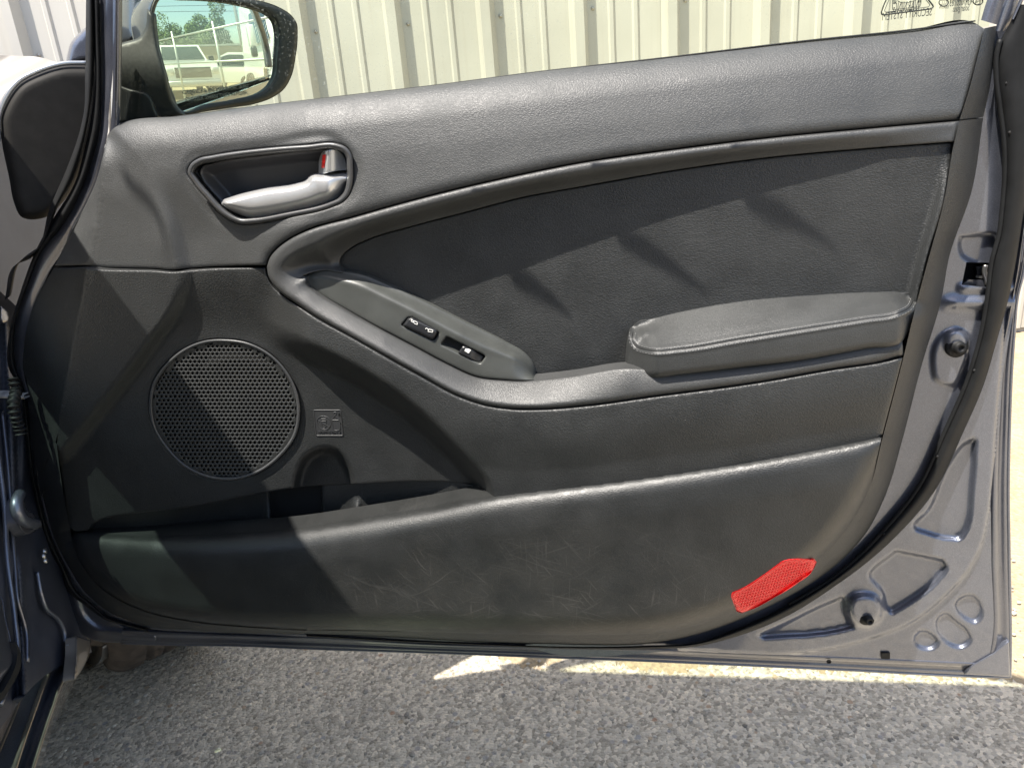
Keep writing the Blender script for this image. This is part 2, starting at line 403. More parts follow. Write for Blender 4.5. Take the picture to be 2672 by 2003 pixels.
cEdgeL = curve("1: 690,870 660,1000 620,1150 540,1330 470,1480 4: 390,150 330,240 250,400 180,600 150,800 150,900 L: 210,0 250,400 290,700 340,1000 400,1250 480,1450 560,1600", 8)
cF = curve("1: 880,1050 980,1250 1060,1450 1110,1655 4: 1125,250 1090,450 930,700 600,1130 380,1400", 8)
cK = curve("4: 1080,262 1300,262 1500,300 1700,560 1950,700 5: 250,830 500,980 700,1130 900,1320 1050,1480 1170,1620", 8)
cJ = curve("4: 1712,240 1720,560 1950,700 5: 250,830 500,980 700,1130 900,1320 1050,1480 1170,1625 1200,1700", 8)
cRidge = curve("N: 187,1388 244,1392 326,1397 488,1397 651,1389 753,1381 900,1360 1087,1330 1271,1297 1450,1274 1690,1244 1976,1202 6: 1290,1330", 8)
def topseam_h(X):                      # crest height of the swoosh along its upper leg
    return np.interp(X, [150, 700, 800, 1276, 1700, 2505], [.050, .056, .060, .057, .051, .044])
def seam_h(X):                         # lower leg, outer seam
    return np.interp(X, [690, 800, 1000, 1270, 1600, 2360], [.056, .064, .074, .080, .085, .084])
def left_fall(X, Y, h):
    sd = sdist(X, Y, cG)               # cG runs downward; left-hand image side = positive
    dE = dist(X, Y, cEdgeL); d = np.abs(sd)
    f = np.clip(d/(d+dE+1e-6), 0, 1)
    soft = ss((sd+14)/28)
    return h*(1-f*soft*.85)-.000
def h_shoulder(X, Y):
    s = sdist(X, Y, cF)                # positive on image-left of a downward curve
    a = ss((Y-430)/200)
    return .014*(ss((s+46)/46)*a+(1-a)*1.0)
def h_upper(X, Y):
    top = dist(X, Y, cB); h = topseam_h(X)+0*X
    low = np.minimum(dist(X, Y, cCT), 500)
    h = h-.026*rnd(top, 88)-.004*ss(1-top/170)
    h = h-.007*rnd(low, 34)-.021*(low/(low+top+1e-6))
    h = h-(.014-h_shoulder(X, Y))*ss((760-X)/200)*.6
    # dish round the handle
    hd = dist(X, Y, close(curve("H: 110,470 180,330 400,270 1000,190 1850,130 2050,330 2060,700 1900,880 1300,1030 760,1120 560,1040 300,800", 8, True)))
    h = h-.0015*ss(1-hd/22)
    return h+(left_fall(X, Y, h)-h)*ss((Y-400)/170)
OUT_UP = "1: 690,870! 720,815 775,790 1150,745 1700,675 2210,615 2: 850,545 1500,460 2210,380 3: 850,258 1500,190 1900,150 1955,185! 1900,410 1850,600 1795,768! 1200,821 600,878 0,950 2: 1700,1050 1300,1132 1000,1200 600,1302 300,1387 4: 1955,2 1853,54 1772,114 1722,176 1705,225! 1500,228 1300,237 1200,246 1100,254 1000,246 800,242 640,237 560,227 450,228 350,228! 390,150 460,0 1: 540,1330 620,1150 660,1000"
HOLE_H = "H: 125,480 165,385 260,320 420,285 1000,205 1500,165 1860,150 1960,190 2030,280 2045,400 2040,620 2000,750 1930,830 1800,890 1300,1010 900,1080 740,1085 620,1040 500,960 350,800 200,620"
up = region('upper_trim', OUT_UP, h_upper, MT['upper'], door, sp=8, R=9, drop=.0018, skirt=.012, holes=[HOLE_H], lines=[cG, cF])
# right end cap of the upper trim, facing the latch side
strip('end_cap', "3: 1957,183! 1902,410 1852,600 1798,768!", "3: 2035,165! 2020,330 1985,600 1950,752!", [.020, .034, .040, .043], [.004, .004, .004, .004], MT['insert'], door, bulge=.004, m=8)
# -- armrest band (swoosh): one continuous piece
cInLow = curve("4: 1935,300! 5: -5,300 0,345 60,400 250,515 450,625 700,755 900,860 1100,945 1250,962 1400,968 1485,962 1700,938 2050,888 2211,893 6: 400,868 800,815 1430,700!", 8)
def band():
    # outer edge: upper leg then lower leg; inner edge: lip, then the corner, then the armrest edge
    outer = np.vstack([curve(SEAMC_TOP, 7), curve(SEAMC_LOW, 7)[1:]])
    innA = curve("3: 1765,908! 1200,950 600,1005 0,1085 2: 1700,1205 1430,1253 1000,1363 650,1455 400,1530 280,1590 225,1640 5: 211,200 213,232 235,262 100,258 0,285 4: 1935,300!", 7)
    inner = np.vstack([innA, cInLow[1:]])
    ring = np.vstack([outer, inner[::-1]])
    return outer, inner, ring
bo, bi, bring = band()
cTip = curve("4: 1712,235 1820,200 2000,200 2100,215 5: 60,240", 8)
def h_band(X, Y):
    do = dist(X, Y, bo); di = dist(X, Y, bi); f = do/(do+di+1e-6)
    # lower-leg weight
    dU = dist(X, Y, cCT); dL = dist(X, Y, cCL); wl = ss(.5+(dU-dL)/90.0)
    crest = topseam_h(X)
    hins = h_ins(X, Y)
    up_ = crest-.004*rnd(do, 14)-(crest-.004-hins)*ss((f-.30)/.70)
    so_ = seam_h(X)
    inh = np.interp(X, [690, 800, 1000, 1280, 1402, 1640, 2400], [.042, .050, .057, .058, .057, .076, .081])
    lo_ = so_+.0015*np.sin(np.pi*np.clip(f, 0, 1))-.004*rnd(do, 16)-(so_-inh)*np.clip((f-.12)/.88, 0, 1)
    return up_*(1-wl)+lo_*wl
def h_ins(X, Y): return np.interp(X, [880, 1276, 1700, 2200, 2500], [.028, .031, .033, .037, .042])-.0*Y
region('armrest_band', bring, h_band, MT['band'], door, sp=7, R=5, drop=.0012, skirt=.02)
# -- grained insert
INS = "3: 1762,914! 1200,956 600,1011 0,1091 2: 1700,1211 1430,1259 1000,1369 650,1461 400,1536 280,1596 225,1646 5: 217,205 219,232 240,266! 380,290 500,345 700,433 1000,585 1300,738 1400,800 1450,860 1478,958! 1700,940 2050,900 2211,900 6: 400,860 800,800 1500,700! 1530,440! 1592,180 3: 1698,1280"
cInsR = curve("6: 1500,700 1530,440 1592,180 3: 1698,1280 1762,914", 8)
def h_insert(X, Y):
    h = h_ins(X, Y); d = dist(X, Y, cInsR); return h+.010*ss(1-d/34)*ss((Y-380)/160)-.002*rnd(d, 10)
region('insert_panel', INS, h_insert, MT['insert'], door, sp=8, R=4, drop=.001, skirt=.006)
# -- window switch panel
SW = "5: -5,290! 60,265 150,258 240,264 380,290 500,340 700,430 1000,580 1300,730 1400,790 1450,850 1470,900 1483,957! 1400,964 1250,957 1100,938 900,852 700,746 450,616 250,505 60,392 -5,338 4: 1935,300"
cSWt = curve("5: 0,285 120,260 240,264 380,290 500,340 700,430 1000,580 1300,730 1400,790 1450,850 1483,957", 8)
cSWl = curve("5: 0,340 60,400 250,515 450,625 700,755 900,860 1100,945 1250,962 1400,968 1483,962", 8)
def h_sw(X, Y):
    a = dist(X, Y, cSWt); b = dist(X, Y, cSWl); f = a/(a+b+1e-6)
    lo = np.interp(X, [795, 1000, 1280, 1402], [.043, .056, .059, .057]); hi = np.interp(X, [795, 1000, 1402], [.040, .037, .035])
    flat = np.interp(X, [795, 900, 1200, 1340, 1402], [.041, .047, .055, .053, .040])
    return hi*1.0+(flat-hi)*ss(f/.34)+(lo-flat)*ss((f-.25)/.75)
H_WIN = cor("S: 1115,850 1210,725 1250,728 1940,1070 1965,1110 1880,1230 1840,1235 1120,880")
H_LCK = cor("S: 350,490 470,355 560,350 1060,630 1080,660 985,790 940,795 370,515")
swp = region('switch_panel', SW, h_sw, MT['smooth'], door, sp=6, R=5, drop=.0016, skirt=.008, holes=[curve(H_WIN, 3, True), curve(H_LCK, 3, True)])
def hsw1(x, y): return float(h_sw(np.array([x]), np.array([y]))[0])
hw = hsw1(1210, 915); hl = hsw1(1095, 857)
region('switch_well', "S: 1105,850 1210,712 1250,715 1955,1065 1980,1110 1885,1245 1840,1250 1110,890", lambda X, Y: h_sw(X, Y)-.009, MT['darkplastic'], swp, sp=8, skirt=0)
region('switch_well', "S: 330,495 470,340 560,335 1080,620 1095,660 990,805 940,810 350,525", lambda X, Y: h_sw(X, Y)-.007, MT['darkplastic'], swp, sp=8, skirt=0)
wsw = region('window_switch', cor("S: 1440,1035! 1530,905! 1600,925 1935,1085 1950,1120 1870,1225 1830,1225"), lambda X, Y: h_sw(X, Y)+.0015-.007*ss((X-1225)/35), MT['darkplastic'], swp, sp=4, R=4, drop=.0015, skirt=.009)
lsw = region('lock_switch', cor("S: 375,505 480,370 560,352 1030,590 1045,640 970,770 930,780 400,520"), lambda X, Y: h_sw(X, Y)+.003, MT['darkplastic'], swp, sp=4, R=6, drop=.0035, skirt=.006)
def decal(name, pts, r, parent, hoff, mat='white', hf=None):
    """thin printed line drawn on a surface"""
    parts = []
    for p in pts:
        c = curve(p, 1.5); V3 = DOOR.at(c, (hf or h_sw)(c[:, 0], c[:, 1])+hoff)
        parts.append(tube_mesh(V3, r, 5))
    V, F = join(parts); return mesh_obj(name, V, F, MT[mat] if isinstance(mat, str) else mat, parent)
decal('lock_symbol', ["S: 600,420! 655,450! 660,490! 600,475! 590,435! 600,420!", "S: 595,432 545,405 540,420 600,460"], .00035, lsw, .0032)
decal('unlock_symbol', ["S: 880,580! 955,600! 950,640! 860,625! 880,580!", "S: 870,600 850,570 820,565 815,585"], .00035, lsw, .0032)
decal('window_symbol', ["S: 1590,965! 1640,970! 1680,985! 1660,1010! 1640,1040! 1600,1010! 1575,1000! 1590,965!", "S: 1600,980 1670,1000", "S: 1590,995 1650,1020", "S: 1630,975 1610,1010"], .0006, wsw, .0017)
# -- armrest pad with stitched seam
cSt = curve("5: 2092,655 2088,705 2110,745 2160,765 2211,775 6: 0,765 400,700 800,635 1200,570 1400,535 1480,490 1510,425", 5)
cPadTop = curve("5: 2100,610 2140,585 2211,572 6: 0,530 400,460 800,425 1200,403 1430,403 1505,425", 5)
PAD = "5: 2050,885 2048,800 2065,690 2090,620 2130,588 2211,572 6: 0,530 400,460 800,425 1200,403 1430,403 1500,412 1522,440 1528,480 1510,580 1470,650 1430,715 1200,758 800,830 400,878 0,925 5: 2260,941 2200,942 2120,928"
def par(c):
    tg = np.gradient(c, axis=0); tg /= np.linalg.norm(tg, axis=1)[:, None]; return np.stack([-tg[:, 1], tg[:, 0]], 1)
def h_pad(X, Y):
    s = sdist(X, Y, cSt); top = dist(X, Y, cPadTop); hi = h_ins(X, Y)
    above = s < 0
    d = np.abs(s); f = top/(top+d+1e-6)
    we = (.3+.7*ss((X-1630)/90))*(.3+.7*ss((2400-X)/60)); hseam = hi+.012+(.085-hi-.012)*we; we2 = 1-(1-ss(top/40))*np.maximum(ss((1730-X)/50), ss((X-2330)/40)); hseam = hi+.002+(hseam-hi-.002)*we2
    h_up = hi+.002+(hseam-hi-.002)*(1-(1-f)**1.15)
    h_dn = hseam+.003*(1-np.exp(-d/18))
    h = np.where(above, h_up, h_dn)
    h = h-.0014*np.exp(-(d/2.2)**2)+.0008*np.exp(-((d-8)/5)**2)
    edge = dist(X, Y, cPadLow)
    return h-.005*rnd(edge, 16)-.0*X
cPadLow = curve("5: 2090,620 2065,690 2048,800 2050,885 2120,928 2211,940 6: 0,925 400,878 800,830 1200,758 1430,715 1470,650 1510,580 1528,480 1522,440", 6)
pad = region('armrest_pad', PAD, h_pad, MT['pad'], door, sp=5, R=0, skirt=.02, lines=[cSt]+[cSt+par(cSt)*o for o in (-3, 3, -6, 6, -10, 10)])
def stitches(cs, off):
    d = np.r_[0, np.cumsum(np.linalg.norm(np.diff(cs, axis=0), axis=1))]; parts = []; s = 0
    while s < d[-1]-6:
        seg = np.array([[np.interp(u, d, cs[:, k]) for k in (0, 1)] for u in (s, s+2.5, s+5)])
        tg = seg[2]-seg[0]; n = np.array([-tg[1], tg[0]])/np.linalg.norm(tg); seg = seg+n*off
        V3 = DOOR.at(seg, h_pad(seg[:, 0], seg[:, 1])+np.array([.0003, .0009, .0003])); parts.append(tube_mesh(V3, .00018, 5)); s += 7.5
    return join(parts)
for off, in ((-7,), (8,)):
    V, F = stitches(cSt, off); o = mesh_obj('stitching', V, F, MT['thread'], pad); o['kind'] = 'stuff'
tube('seam_welt', DOOR.at(cSt, h_pad(cSt[:, 0], cSt[:, 1])+.0001), .00055, MT['rubber'], pad, 6)
# -- lower panel (speaker side and the plain panel under the armrest)
NOTCH = np.vstack([curve("4: 1872,1700 1880,1600 1895,1540 1935,1455 2005,1400 2080,1382 2165,1402 2240,1490 2280,1600 2290,1700", 6)])
OUT_LO = "4: 345,247! 450,246 560,245 640,255 800,260 1000,263 1100,271 1200,263 1300,254 1500,245 1700,243! 1710,285 1737,345 1793,405 1895,477 2000,548 5: 300,697 700,923 1000,1080 1150,1128 1300,1150 1500,1153 1800,1130 2210,1074 6: 500,983 1000,896 1300,850 1432,820! 1385,1000 1300,1322! 6: 1180,1365 500,1490 0,1590 5: 1700,1670 N: 1450,1285 1300,1306 1271,1290! 5: 1100,1648 950,1618 700,1608 280,1628 0,1643 7: 1150,-5 900,22 640,72 590,100 565,135! 470,135 425,80! 4: 405,1650 380,1480 365,1390 370,1330 L: 340,1000 290,700 250,400 210,0 4: 150,900 150,800 180,600 250,400"
SPK = curve("4: 955,1140 975,990 1060,860 1180,760 1330,705 1440,700 1600,725 1740,800 1850,920 1910,1050 1925,1160 1895,1320 1800,1450 1650,1560 1480,1605 1330,1590 1180,1520 1060,1400 980,1270", 5, True)
spc = SPK.mean(0)
def scaled(c, f, ctr=None):
    ctr = c.mean(0) if ctr is None else ctr; return ctr+(c-ctr)*f
def h_lower(X, Y):
    base = .036
    L = base+h_shoulder(X, Y)*1.0
    L = L+(.030)*ss(1-np.abs(Y-700)/150)*ss((X-150)/200)*(1-ss((X-600)/200))*0
    # soft slope from the top seam down to the speaker
    L = L+(.010)*ss(1-(Y-700)/(170))*ss(-sdist(X, Y, cF)/40)
    s = sdist(X, Y, cJ)                   # walking down-right: right-hand (image lower-left) positive
    M_ = seam_h(X)-.0*Y; dC = dist(X, Y, cCL)
    M_ = L+(M_-L)*ss((X-670)/150)
    M_ = M_-.002*rnd(dC, 10)+.003*np.sin(np.pi*np.clip(dC/160, 0, 1))
    wj = np.interp(Y, [700, 830, 1000, 1260], [95, 75, 62, 50])
    a = 1-ss((s+8)/wj)
    h = L*(1-a)+np.maximum(M_, L)*a
    nd = dist(X, Y, close(NOTCH)); h = h-.024*ss(nd/22)*inside(X, Y, NOTCH)
    # narrow land below that runs into the ridge
    return left_fall(X, Y, h)-.002*rnd(dist(X, Y, cStripR), 16)
cStripR = curve("6: 1440,800 1385,1000 1300,1322", 8)
region('lower_panel', OUT_LO, h_lower, MT['lower'], door, sp=7, R=5, drop=.0012, skirt=.02, holes=[SPK], lines=[cG, cF])
# -- speaker grille: ring plus a real perforated disc
hs = .036
def h_sp(X, Y): return np.interp(Y, [880, 980, 1250], [.0385, .0365, .036])
ring_prof = [(1.0, 0.0), (1.0, .0030), (.985, .0042), (.968, .0040), (.955, .0020), (.945, .0004)]
rr = [DOOR.at(close(scaled(SPK, f)), h_sp(close(scaled(SPK, f))[:, 0], close(scaled(SPK, f))[:, 1])+h-.0005) for f, h in ring_prof]
spk = loft('speaker_ring', rr, MT['bezel'], door, n=len(SPK)+1)
def grille():
    pitch = 11.6; V = []; F = []; G = scaled(SPK, .95); idx = {}
    x0, y0 = G.min(0); x1, y1 = G.max(0); ry = pitch*.866; r0 = pitch/math.sqrt(3)
    def vid(x, y, h):
        k = (round(x*8), round(y*8), h)
        if k not in idx:
            idx[k] = len(V); V.append((x, y, h))
        return idx[k]
    for j in range(int((y1-y0)/ry)+2):
        for i in range(int((x1-x0)/pitch)+2):
            cx = x0+i*pitch+(j % 2)*pitch*.5; cy = y0+j*ry
            d = np.array([cx, cy])-spc
            cxo, cyo = cx, cy
            ok = inside(np.array([cx]), np.array([cy]), scaled(SPK, .955))[0]
            if not ok: continue
            hole = inside(np.array([cx]), np.array([cy]), scaled(SPK, .92))[0]
            hx = [(cx+r0*math.cos(math.pi/6+k*math.pi/3), cy+r0*math.sin(math.pi/6+k*math.pi/3)) for k in range(6)]
            o = [vid(x, y, 0) for x, y in hx]
            if not hole: F.append(tuple(o)); continue
            m = []; b = []
            for k in range(6):
                a = math.pi/6+k*math.pi/3
                m.append(vid(cx+r0*.58*math.cos(a), cy+r0*.58*math.sin(a), 1)); b.append(vid(cx+r0*.53*math.cos(a), cy+r0*.53*math.sin(a), 2))
            for k in range(6):
                q = (k+1) % 6; F.append((o[k], o[q], m[q], m[k])); F.append((m[k], m[q], b[q], b[k]))
    V = np.array(V); hh = h_sp(V[:, 0], V[:, 1])+.0012+np.array([.0005, -.0001, -.0016])[V[:, 2].astype(int)]
    rad = np.hypot((V[:, 0]-spc[0])/197, (V[:, 1]-spc[1])/184); hh = hh+.002*(1-rad**2)
    P3 = DOOR.at(V[:, :2], hh); F = [f[::-1] for f in F]
    o = mesh_obj('grille_mesh', P3, F, MT['grille'], spk, smooth=False)
MT['grille'] = plain('grille_black', (.030, .031, .030), .42, noise=.1)
grille()
region('grille_backing', scaled(SPK, .97), lambda X, Y: h_sp(X, Y)-.008, MT['cloth'], spk, sp=30, skirt=0)
# -- moulded bottle emblem
hfl = h_lower
emb = region('bottle_emblem', "B: 500,510! 1370,510! 1465,1340! 585,1340!", lambda X, Y: h_lower(X, Y)+.0002, MT['bezel'], door, sp=6, skirt=.001)
MT['emb'] = plain('emblem_plastic', (.035, .036, .037), .42, noise=.05)
emb.data.materials[0] = MT['emb']
decal('emblem_border', ["B: 495,540! 500,505! 1365,505! 1385,540! 1470,1320! 1455,1350! 590,1350! 565,1320! 495,540!"], .0006, emb, .0002, MT['emb'], h_lower)
decal('bottle_outline', ["B: 1160,570! 1235,570! 1235,640! 1215,650 1220,690 1310,790 1330,840! 1375,1080 1360,1150 1300,1175 1190,1175 1140,1140 1125,1080! 1100,820! 1140,740 1190,690 1185,650 1165,640! 1160,570!", "B: 1105,835 1340,840"], .0005, emb, .0002, MT['emb'], h_lower)
decal('cup_outline', ["B: 735,790! 895,790! 905,850! 890,1060! 860,1095 800,1095 770,1060! 740,850! 735,790!", "B: 740,865 900,865"], .0005, emb, .0002, MT['emb'], h_lower)
decal('prohibition_ring', ["B: 825,705 950,740 1040,850 1060,950 1020,1060 930,1140 830,1150 700,1090 620,970 600,850 660,750 740,710 825,705", "B: 640,840 1010,1060"], .0005, emb, .0002, MT['emb'], h_lower)
def text_mesh(name, s, size, frame, mat, parent, flipx=False, depth=.0002, sx=1.0):
    cu = bpy.data.curves.new(name, 'FONT'); cu.body = s; cu.size = size; cu.extrude = depth; cu.align_x = 'CENTER'; cu.align_y = 'CENTER'; cu.resolution_u = 2
    o = bpy.data.objects.new(name+'_tmp', cu); sc.collection.objects.link(o); dg = bpy.context.evaluated_depsgraph_get()
    me = bpy.data.meshes.new_from_object(o.evaluated_get(dg)); bpy.data.objects.remove(o)
    org, ux, uy, un = [Vector(v) for v in frame]; V = []
    for v in me.vertices:
        x = v.co.x*sx*(-1 if flipx else 1); V.append(tuple(org+ux*x+uy*v.co.y+un*v.co.z))
    F = [tuple(p.vertices) for p in me.polygons]; return mesh_obj(name, V, F, mat, parent, smooth=False)
def frame_at(pa, pb, h, plane=DOOR):
    """frame centred between two picture points on a plane, x running from pa to pb"""
    a, b = plane.at(np.array([pa, pb]), h); x = b-a; L = np.linalg.norm(x); x /= L; n = plane.n; y = np.cross(n, x); y /= np.linalg.norm(y)
    if y[2] < 0: y = -y
    return ((a+b)/2, x, y, n), L
fr, L_ = frame_at(Z("B: 640,1260")[0][:2], Z("B: 1400,1260")[0][:2], float(h_lower(np.array([860.]), np.array([1128.]))[0])+.0004)
text_mesh('emblem_lettering', 'BOTTLE ONLY', .0058, fr, MT['emb'], emb, depth=.0005, sx=L_/(.0058*6.6))
# -- lower pocket panel: bulges towards the viewer, its rounded top is the pocket lip
POC = "N: 187,1384! 244,1390 326,1395 488,1395 651,1387 753,1379 900,1358 1087,1328 1271,1295 1450,1272 1690,1242 1976,1200 6: 1180,1352 1298,1328! 1220,1655 8: 1080,120 950,270 750,440 400,640 0,770 9: 1800,805 1300,800 700,785 0,775 7: 1600,755 1200,715 950,660 780,590 640,500 560,410 500,310 465,200"
cPocTop = curve("N: 187,1384 244,1390 326,1395 488,1395 651,1387 753,1379 900,1358 1087,1328 1271,1295 1450,1272 1690,1242 1976,1200 6: 1180,1352 1298,1328", 8)
cPocBot = curve("6: 1298,1328 1220,1655 8: 1080,120 950,270 750,440 400,640 0,770 9: 1800,805 1300,800 700,785 0,775 7: 1600,755 1200,715 950,660 780,590 640,500 560,410 500,310 465,200 N: 187,1384", 8)
RFL = "8: 340,560! 346,532! 400,510 530,430 660,335! 705,323! 780,320 862,323! 876,343! 850,395 740,485 600,570 500,625 405,661! 375,650!"
cRf = curve(RFL, 6, True)
def h_poc(X, Y):
    bul = np.interp(X, [180, 400, 800, 1271, 2300], [.052, .072, .090, .100, .100])
    t = dist(X, Y, cPocTop); b = dist(X, Y, cPocBot)
    dr = np.interp(X, [180, 400, 1150, 1300, 2290], [.020, .028, .024, .018, .009])
    rt = np.interp(X, [180, 900, 1300, 2300], [60, 62, 56, 44])
    kr = 1-(1-ss((Y-1135)/170))*(X > 2100)
    h = bul-dr*rnd(t, rt)-.006*ss(1-t/110)-.030*kr*rnd(b, np.interp(X, [200, 500, 1200, 2300], [30, 46, 60, 55]))
    return h
region('pocket_panel', POC, h_poc, MT['pocket'], door, sp=8, skirt=.03, holes=[RFL])
# reflector lens with small prisms
MT['lens'] = plain('red_reflector', (.95, .004, .008), .3, coat=.4, spec=.3, noise=.04)
t_ = MT['lens'].node_tree; b_ = t_.nodes['Principled BSDF']
vv = N(t_, 'ShaderNodeTexVoronoi', i_Scale=420.0); vv.inputs['Randomness'].default_value = .0; tcc = N(t_, 'ShaderNodeTexCoord')
mpp = N(t_, 'ShaderNodeMapping'); mpp.inputs['Rotation'].default_value = (0, .78, 0); t_.links.new(tcc.outputs['Object'], mpp.inputs[0]); t_.links.new(mpp.outputs[0], vv.inputs['Vector'])
bpn = N(t_, 'ShaderNodeBump'); bpn.inputs['Strength'].default_value = .9; bpn.inputs['Distance'].default_value = .0012; t_.links.new(vv.outputs['Distance'], bpn.inputs['Height']); t_.links.new(bpn.outputs[0], b_.inputs['Normal'])
b_.inputs['Coat Roughness'].default_value = .25
_q = curve(RFL, 6, True); _A = np.stack([np.ones(len(_q)), _q[:, 0], _q[:, 1]], 1); _c = np.linalg.lstsq(_A, h_poc(_q[:, 0], _q[:, 1]), rcond=None)[0]
h_lens = lambda X, Y: _c[0]+_c[1]*X+_c[2]*Y+.0004
refl = region('reflector', RFL, lambda X, Y: h_lens(X, Y)+.00035*sum(np.cos((X*math.cos(a)+Y*math.sin(a))*2*math.pi/6.6) for a in (.3, .3+math.pi/3, .3+2*math.pi/3))*ss((dist(X, Y, close(cRf))-6)/5), MT['lens'], door, sp=2.0, step=5, R=3, drop=.0008, skirt=.004)
cR = curve(RFL, 4, True)
loft('reflector_rim', [DOOR.at(close(scaled(cR, f)), h_poc(close(cR)[:, 0], close(cR)[:, 1])+h) for f, h in ((1.025, .0), (1.012, .0005), (1.0, -.0002), (.99, -.0022))], MT['lens'], refl, n=len(cR)+1)
# -- pocket interior
POCIN = "7: 560,135 590,95 640,70 900,20 1150,-8 5: 0,1640 280,1625 700,1604 950,1614 1100,1645 1180,1680 N: 1285,1296 1200,1345 1050,1360 900,1390 760,1410 600,1420 400,1425 250,1420"
cNotch = curve("4: 1880,1655 1895,1560 1920,1470 1990,1415 2080,1392 2130,1410 2150,1470 2120,1560 2090,1640", 6)
def h_pin(X, Y):
    h = np.interp(X, [236, 500, 690, 940, 1271], [.018, .010, .006, .012, .042])
    return h-.022*ss((X-700)/16)*ss((842-X)/8)+.010*np.exp(-((X-704)/8)**2)*ss((Y-1300)/60)+.009*np.exp(-((X-932)/9)**2)*ss((Y-1290)/50)
region('pocket_liner', POCIN, h_pin, MT['lower'], door, sp=6, skirt=0)
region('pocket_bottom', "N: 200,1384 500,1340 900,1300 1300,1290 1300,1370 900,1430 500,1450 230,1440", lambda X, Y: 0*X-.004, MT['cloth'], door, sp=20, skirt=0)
# -- door handle assembly
cBez = curve(HOLE_H, 4, True); ctrB = cBez.mean(0)
def inset(c, d):
    cc = c; tg = np.roll(cc, -1, 0)-np.roll(cc, 1, 0); L = np.linalg.norm(tg, axis=1)+1e-9
    nr = np.stack([-tg[:, 1], tg[:, 0]], 1)/L[:, None]; q = c+nr*d
    if not inside(q[:1, 0], q[:1, 1], c)[0]: q = c-nr*d
    return q
def hU(c): return np.full(len(c), 0.0)+topseam_h(c[:, 0])-.007
prof = [(-1, .0005), (1, .0045), (4, .0066), (9, .0070), (14, .0058), (17, .002), (18, -.012), (22, -.022)]
hb = loft('handle_bezel', [DOOR.at(close(inset(cBez, d)), hU(close(inset(cBez, d)))*0+.047+h) for d, h in prof], MT['bezel'], door, n=len(cBez)+1)
CUP = "H: 270,470 300,420 420,380 1000,290 1640,225 1980,210 2000,700 1900,830 1500,960 900,1030 700,1010 560,930 520,840 400,700 300,570"
def h_cup(X, Y):
    d = dist(X, Y, close(curve(CUP, 8, True))); return .036-.024*(1-rnd(d, 26))
region('handle_cup', inset(cBez, 15), lambda X, Y: .020-.006*ss(dist(X, Y, close(cBez))/30)+0*X, MT['darkplastic'], hb, sp=6, skirt=0)
region('cup_liner', CUP, lambda X, Y: .0335-.013*ss(dist(X, Y, close(curve(CUP, 8, True)))/34), MT['smooth2'], hb, sp=5, R=3, drop=.001, skirt=.006)
HND = "H: 520,845 545,800 620,770 1000,670 1400,605 1490,575 1545,520 1600,500 1700,505 1950,475! 1985,480! 1975,640 1940,720 1860,790 1700,850 1300,960 1000,1010 880,1015 760,985 640,930 560,880"
cHt = curve("H: 520,845 545,800 620,770 1000,670 1400,605 1490,575 1545,520 1600,500 1700,505 1950,475", 3)
cHb = curve("H: 520,845 640,930 760,985 880,1015 1000,1010 1300,960 1700,850 1860,790 1940,720 1975,640", 3)
def h_hnd(X, Y):
    t = dist(X, Y, cHt); b = dist(X, Y, cHb); f = t/(t+b+1e-6)
    h = .040+.012*np.sqrt(np.clip(t/14, 0, 1))+.004*np.sin(np.pi*np.clip(f, 0, 1))-.006*ss((f-.6)/.4)
    xr = ss((X-830)/70); return h-.012*ss((X-850)/60)
region('door_handle', HND, h_hnd, MT['satin'], hb, sp=4, R=5, drop=.003, skirt=.006)
LCK = "H: 1640,485! 1665,290 1690,250 1750,225 1850,222 1920,270 1970,380 1990,460! 1850,470 1750,490 1650,500"
def h_lck(X, Y):
    cr = 460+1735/4.424; L = .050-.010*ss((cr-X)/22)-.012*ss((X-cr-4)/55); return L
region('lock_lever', LCK, h_lck, MT['satin_dark'], hb, sp=3, R=3, drop=.0015, skirt=.008)
region('lock_edge', "H: 1740,230! 1775,228! 1775,470! 1735,480!", lambda X, Y: 0*X+.0512, MT['satin'], hb, sp=4, R=1.5, drop=.0006, skirt=.002)
region('lock_mark', "H: 1688,285! 1722,282! 1706,432! 1675,436!", lambda X, Y: h_lck(X, Y)+.0012, MT['red'], hb, sp=4, skirt=.0012)
region('handle_stop', "H: 900,1016! 1400,935! 1430,940! 1430,952! 1000,1030! 910,1030!", .036, MT['bezel'], hb, sp=5, R=2, drop=.001, skirt=.006)
# -- backing: plastic core behind the trim and the outer skin of the door
CORE = "1: 700,870! 780,820! 1700,710! 2: 850,580! 3: 0,400! 1880,195! 1945,230! 1950,757! 1880,1210 1730,1655 6: 1680,450 1560,850 1430,1350 1340,1655 8: 1200,150 1100,270 900,440 600,612 300,742 0,830 9: 1500,862 500,815 0,800 7: 1600,795 1200,775 950,750 850,722 700,660 600,585 520,500 L: 600,1640 430,1300 330,900 285,560 250,300 4: 155,900 155,800 185,600 255,400 335,240 395,150 1: 480,1480 550,1330 630,1150 670,1000"
region('trim_core', CORE, -.0015, MT['cloth'], door, sp=40, step=12, skirt=.006)
SKIN = "1: 720,870! 780,820! 1700,710! 2: 850,580! 3: 0,400! 1900,190! 2000,230! 2180,700 2200,1300 6: 2180,150 2080,700 2030,1200 2020,1655 8: 2060,300 2080,1000! 1000,985 300,955 9: 2200,940 800,890 7: 1600,855 780,840 540,780 460,700 440,600 400,430 4: 120,900 170,600 300,300 1: 500,1400 640,1000"
region('outer_skin', SKIN, -.034, MT['paint_dark'], door, sp=40, step=14, skirt=.004)
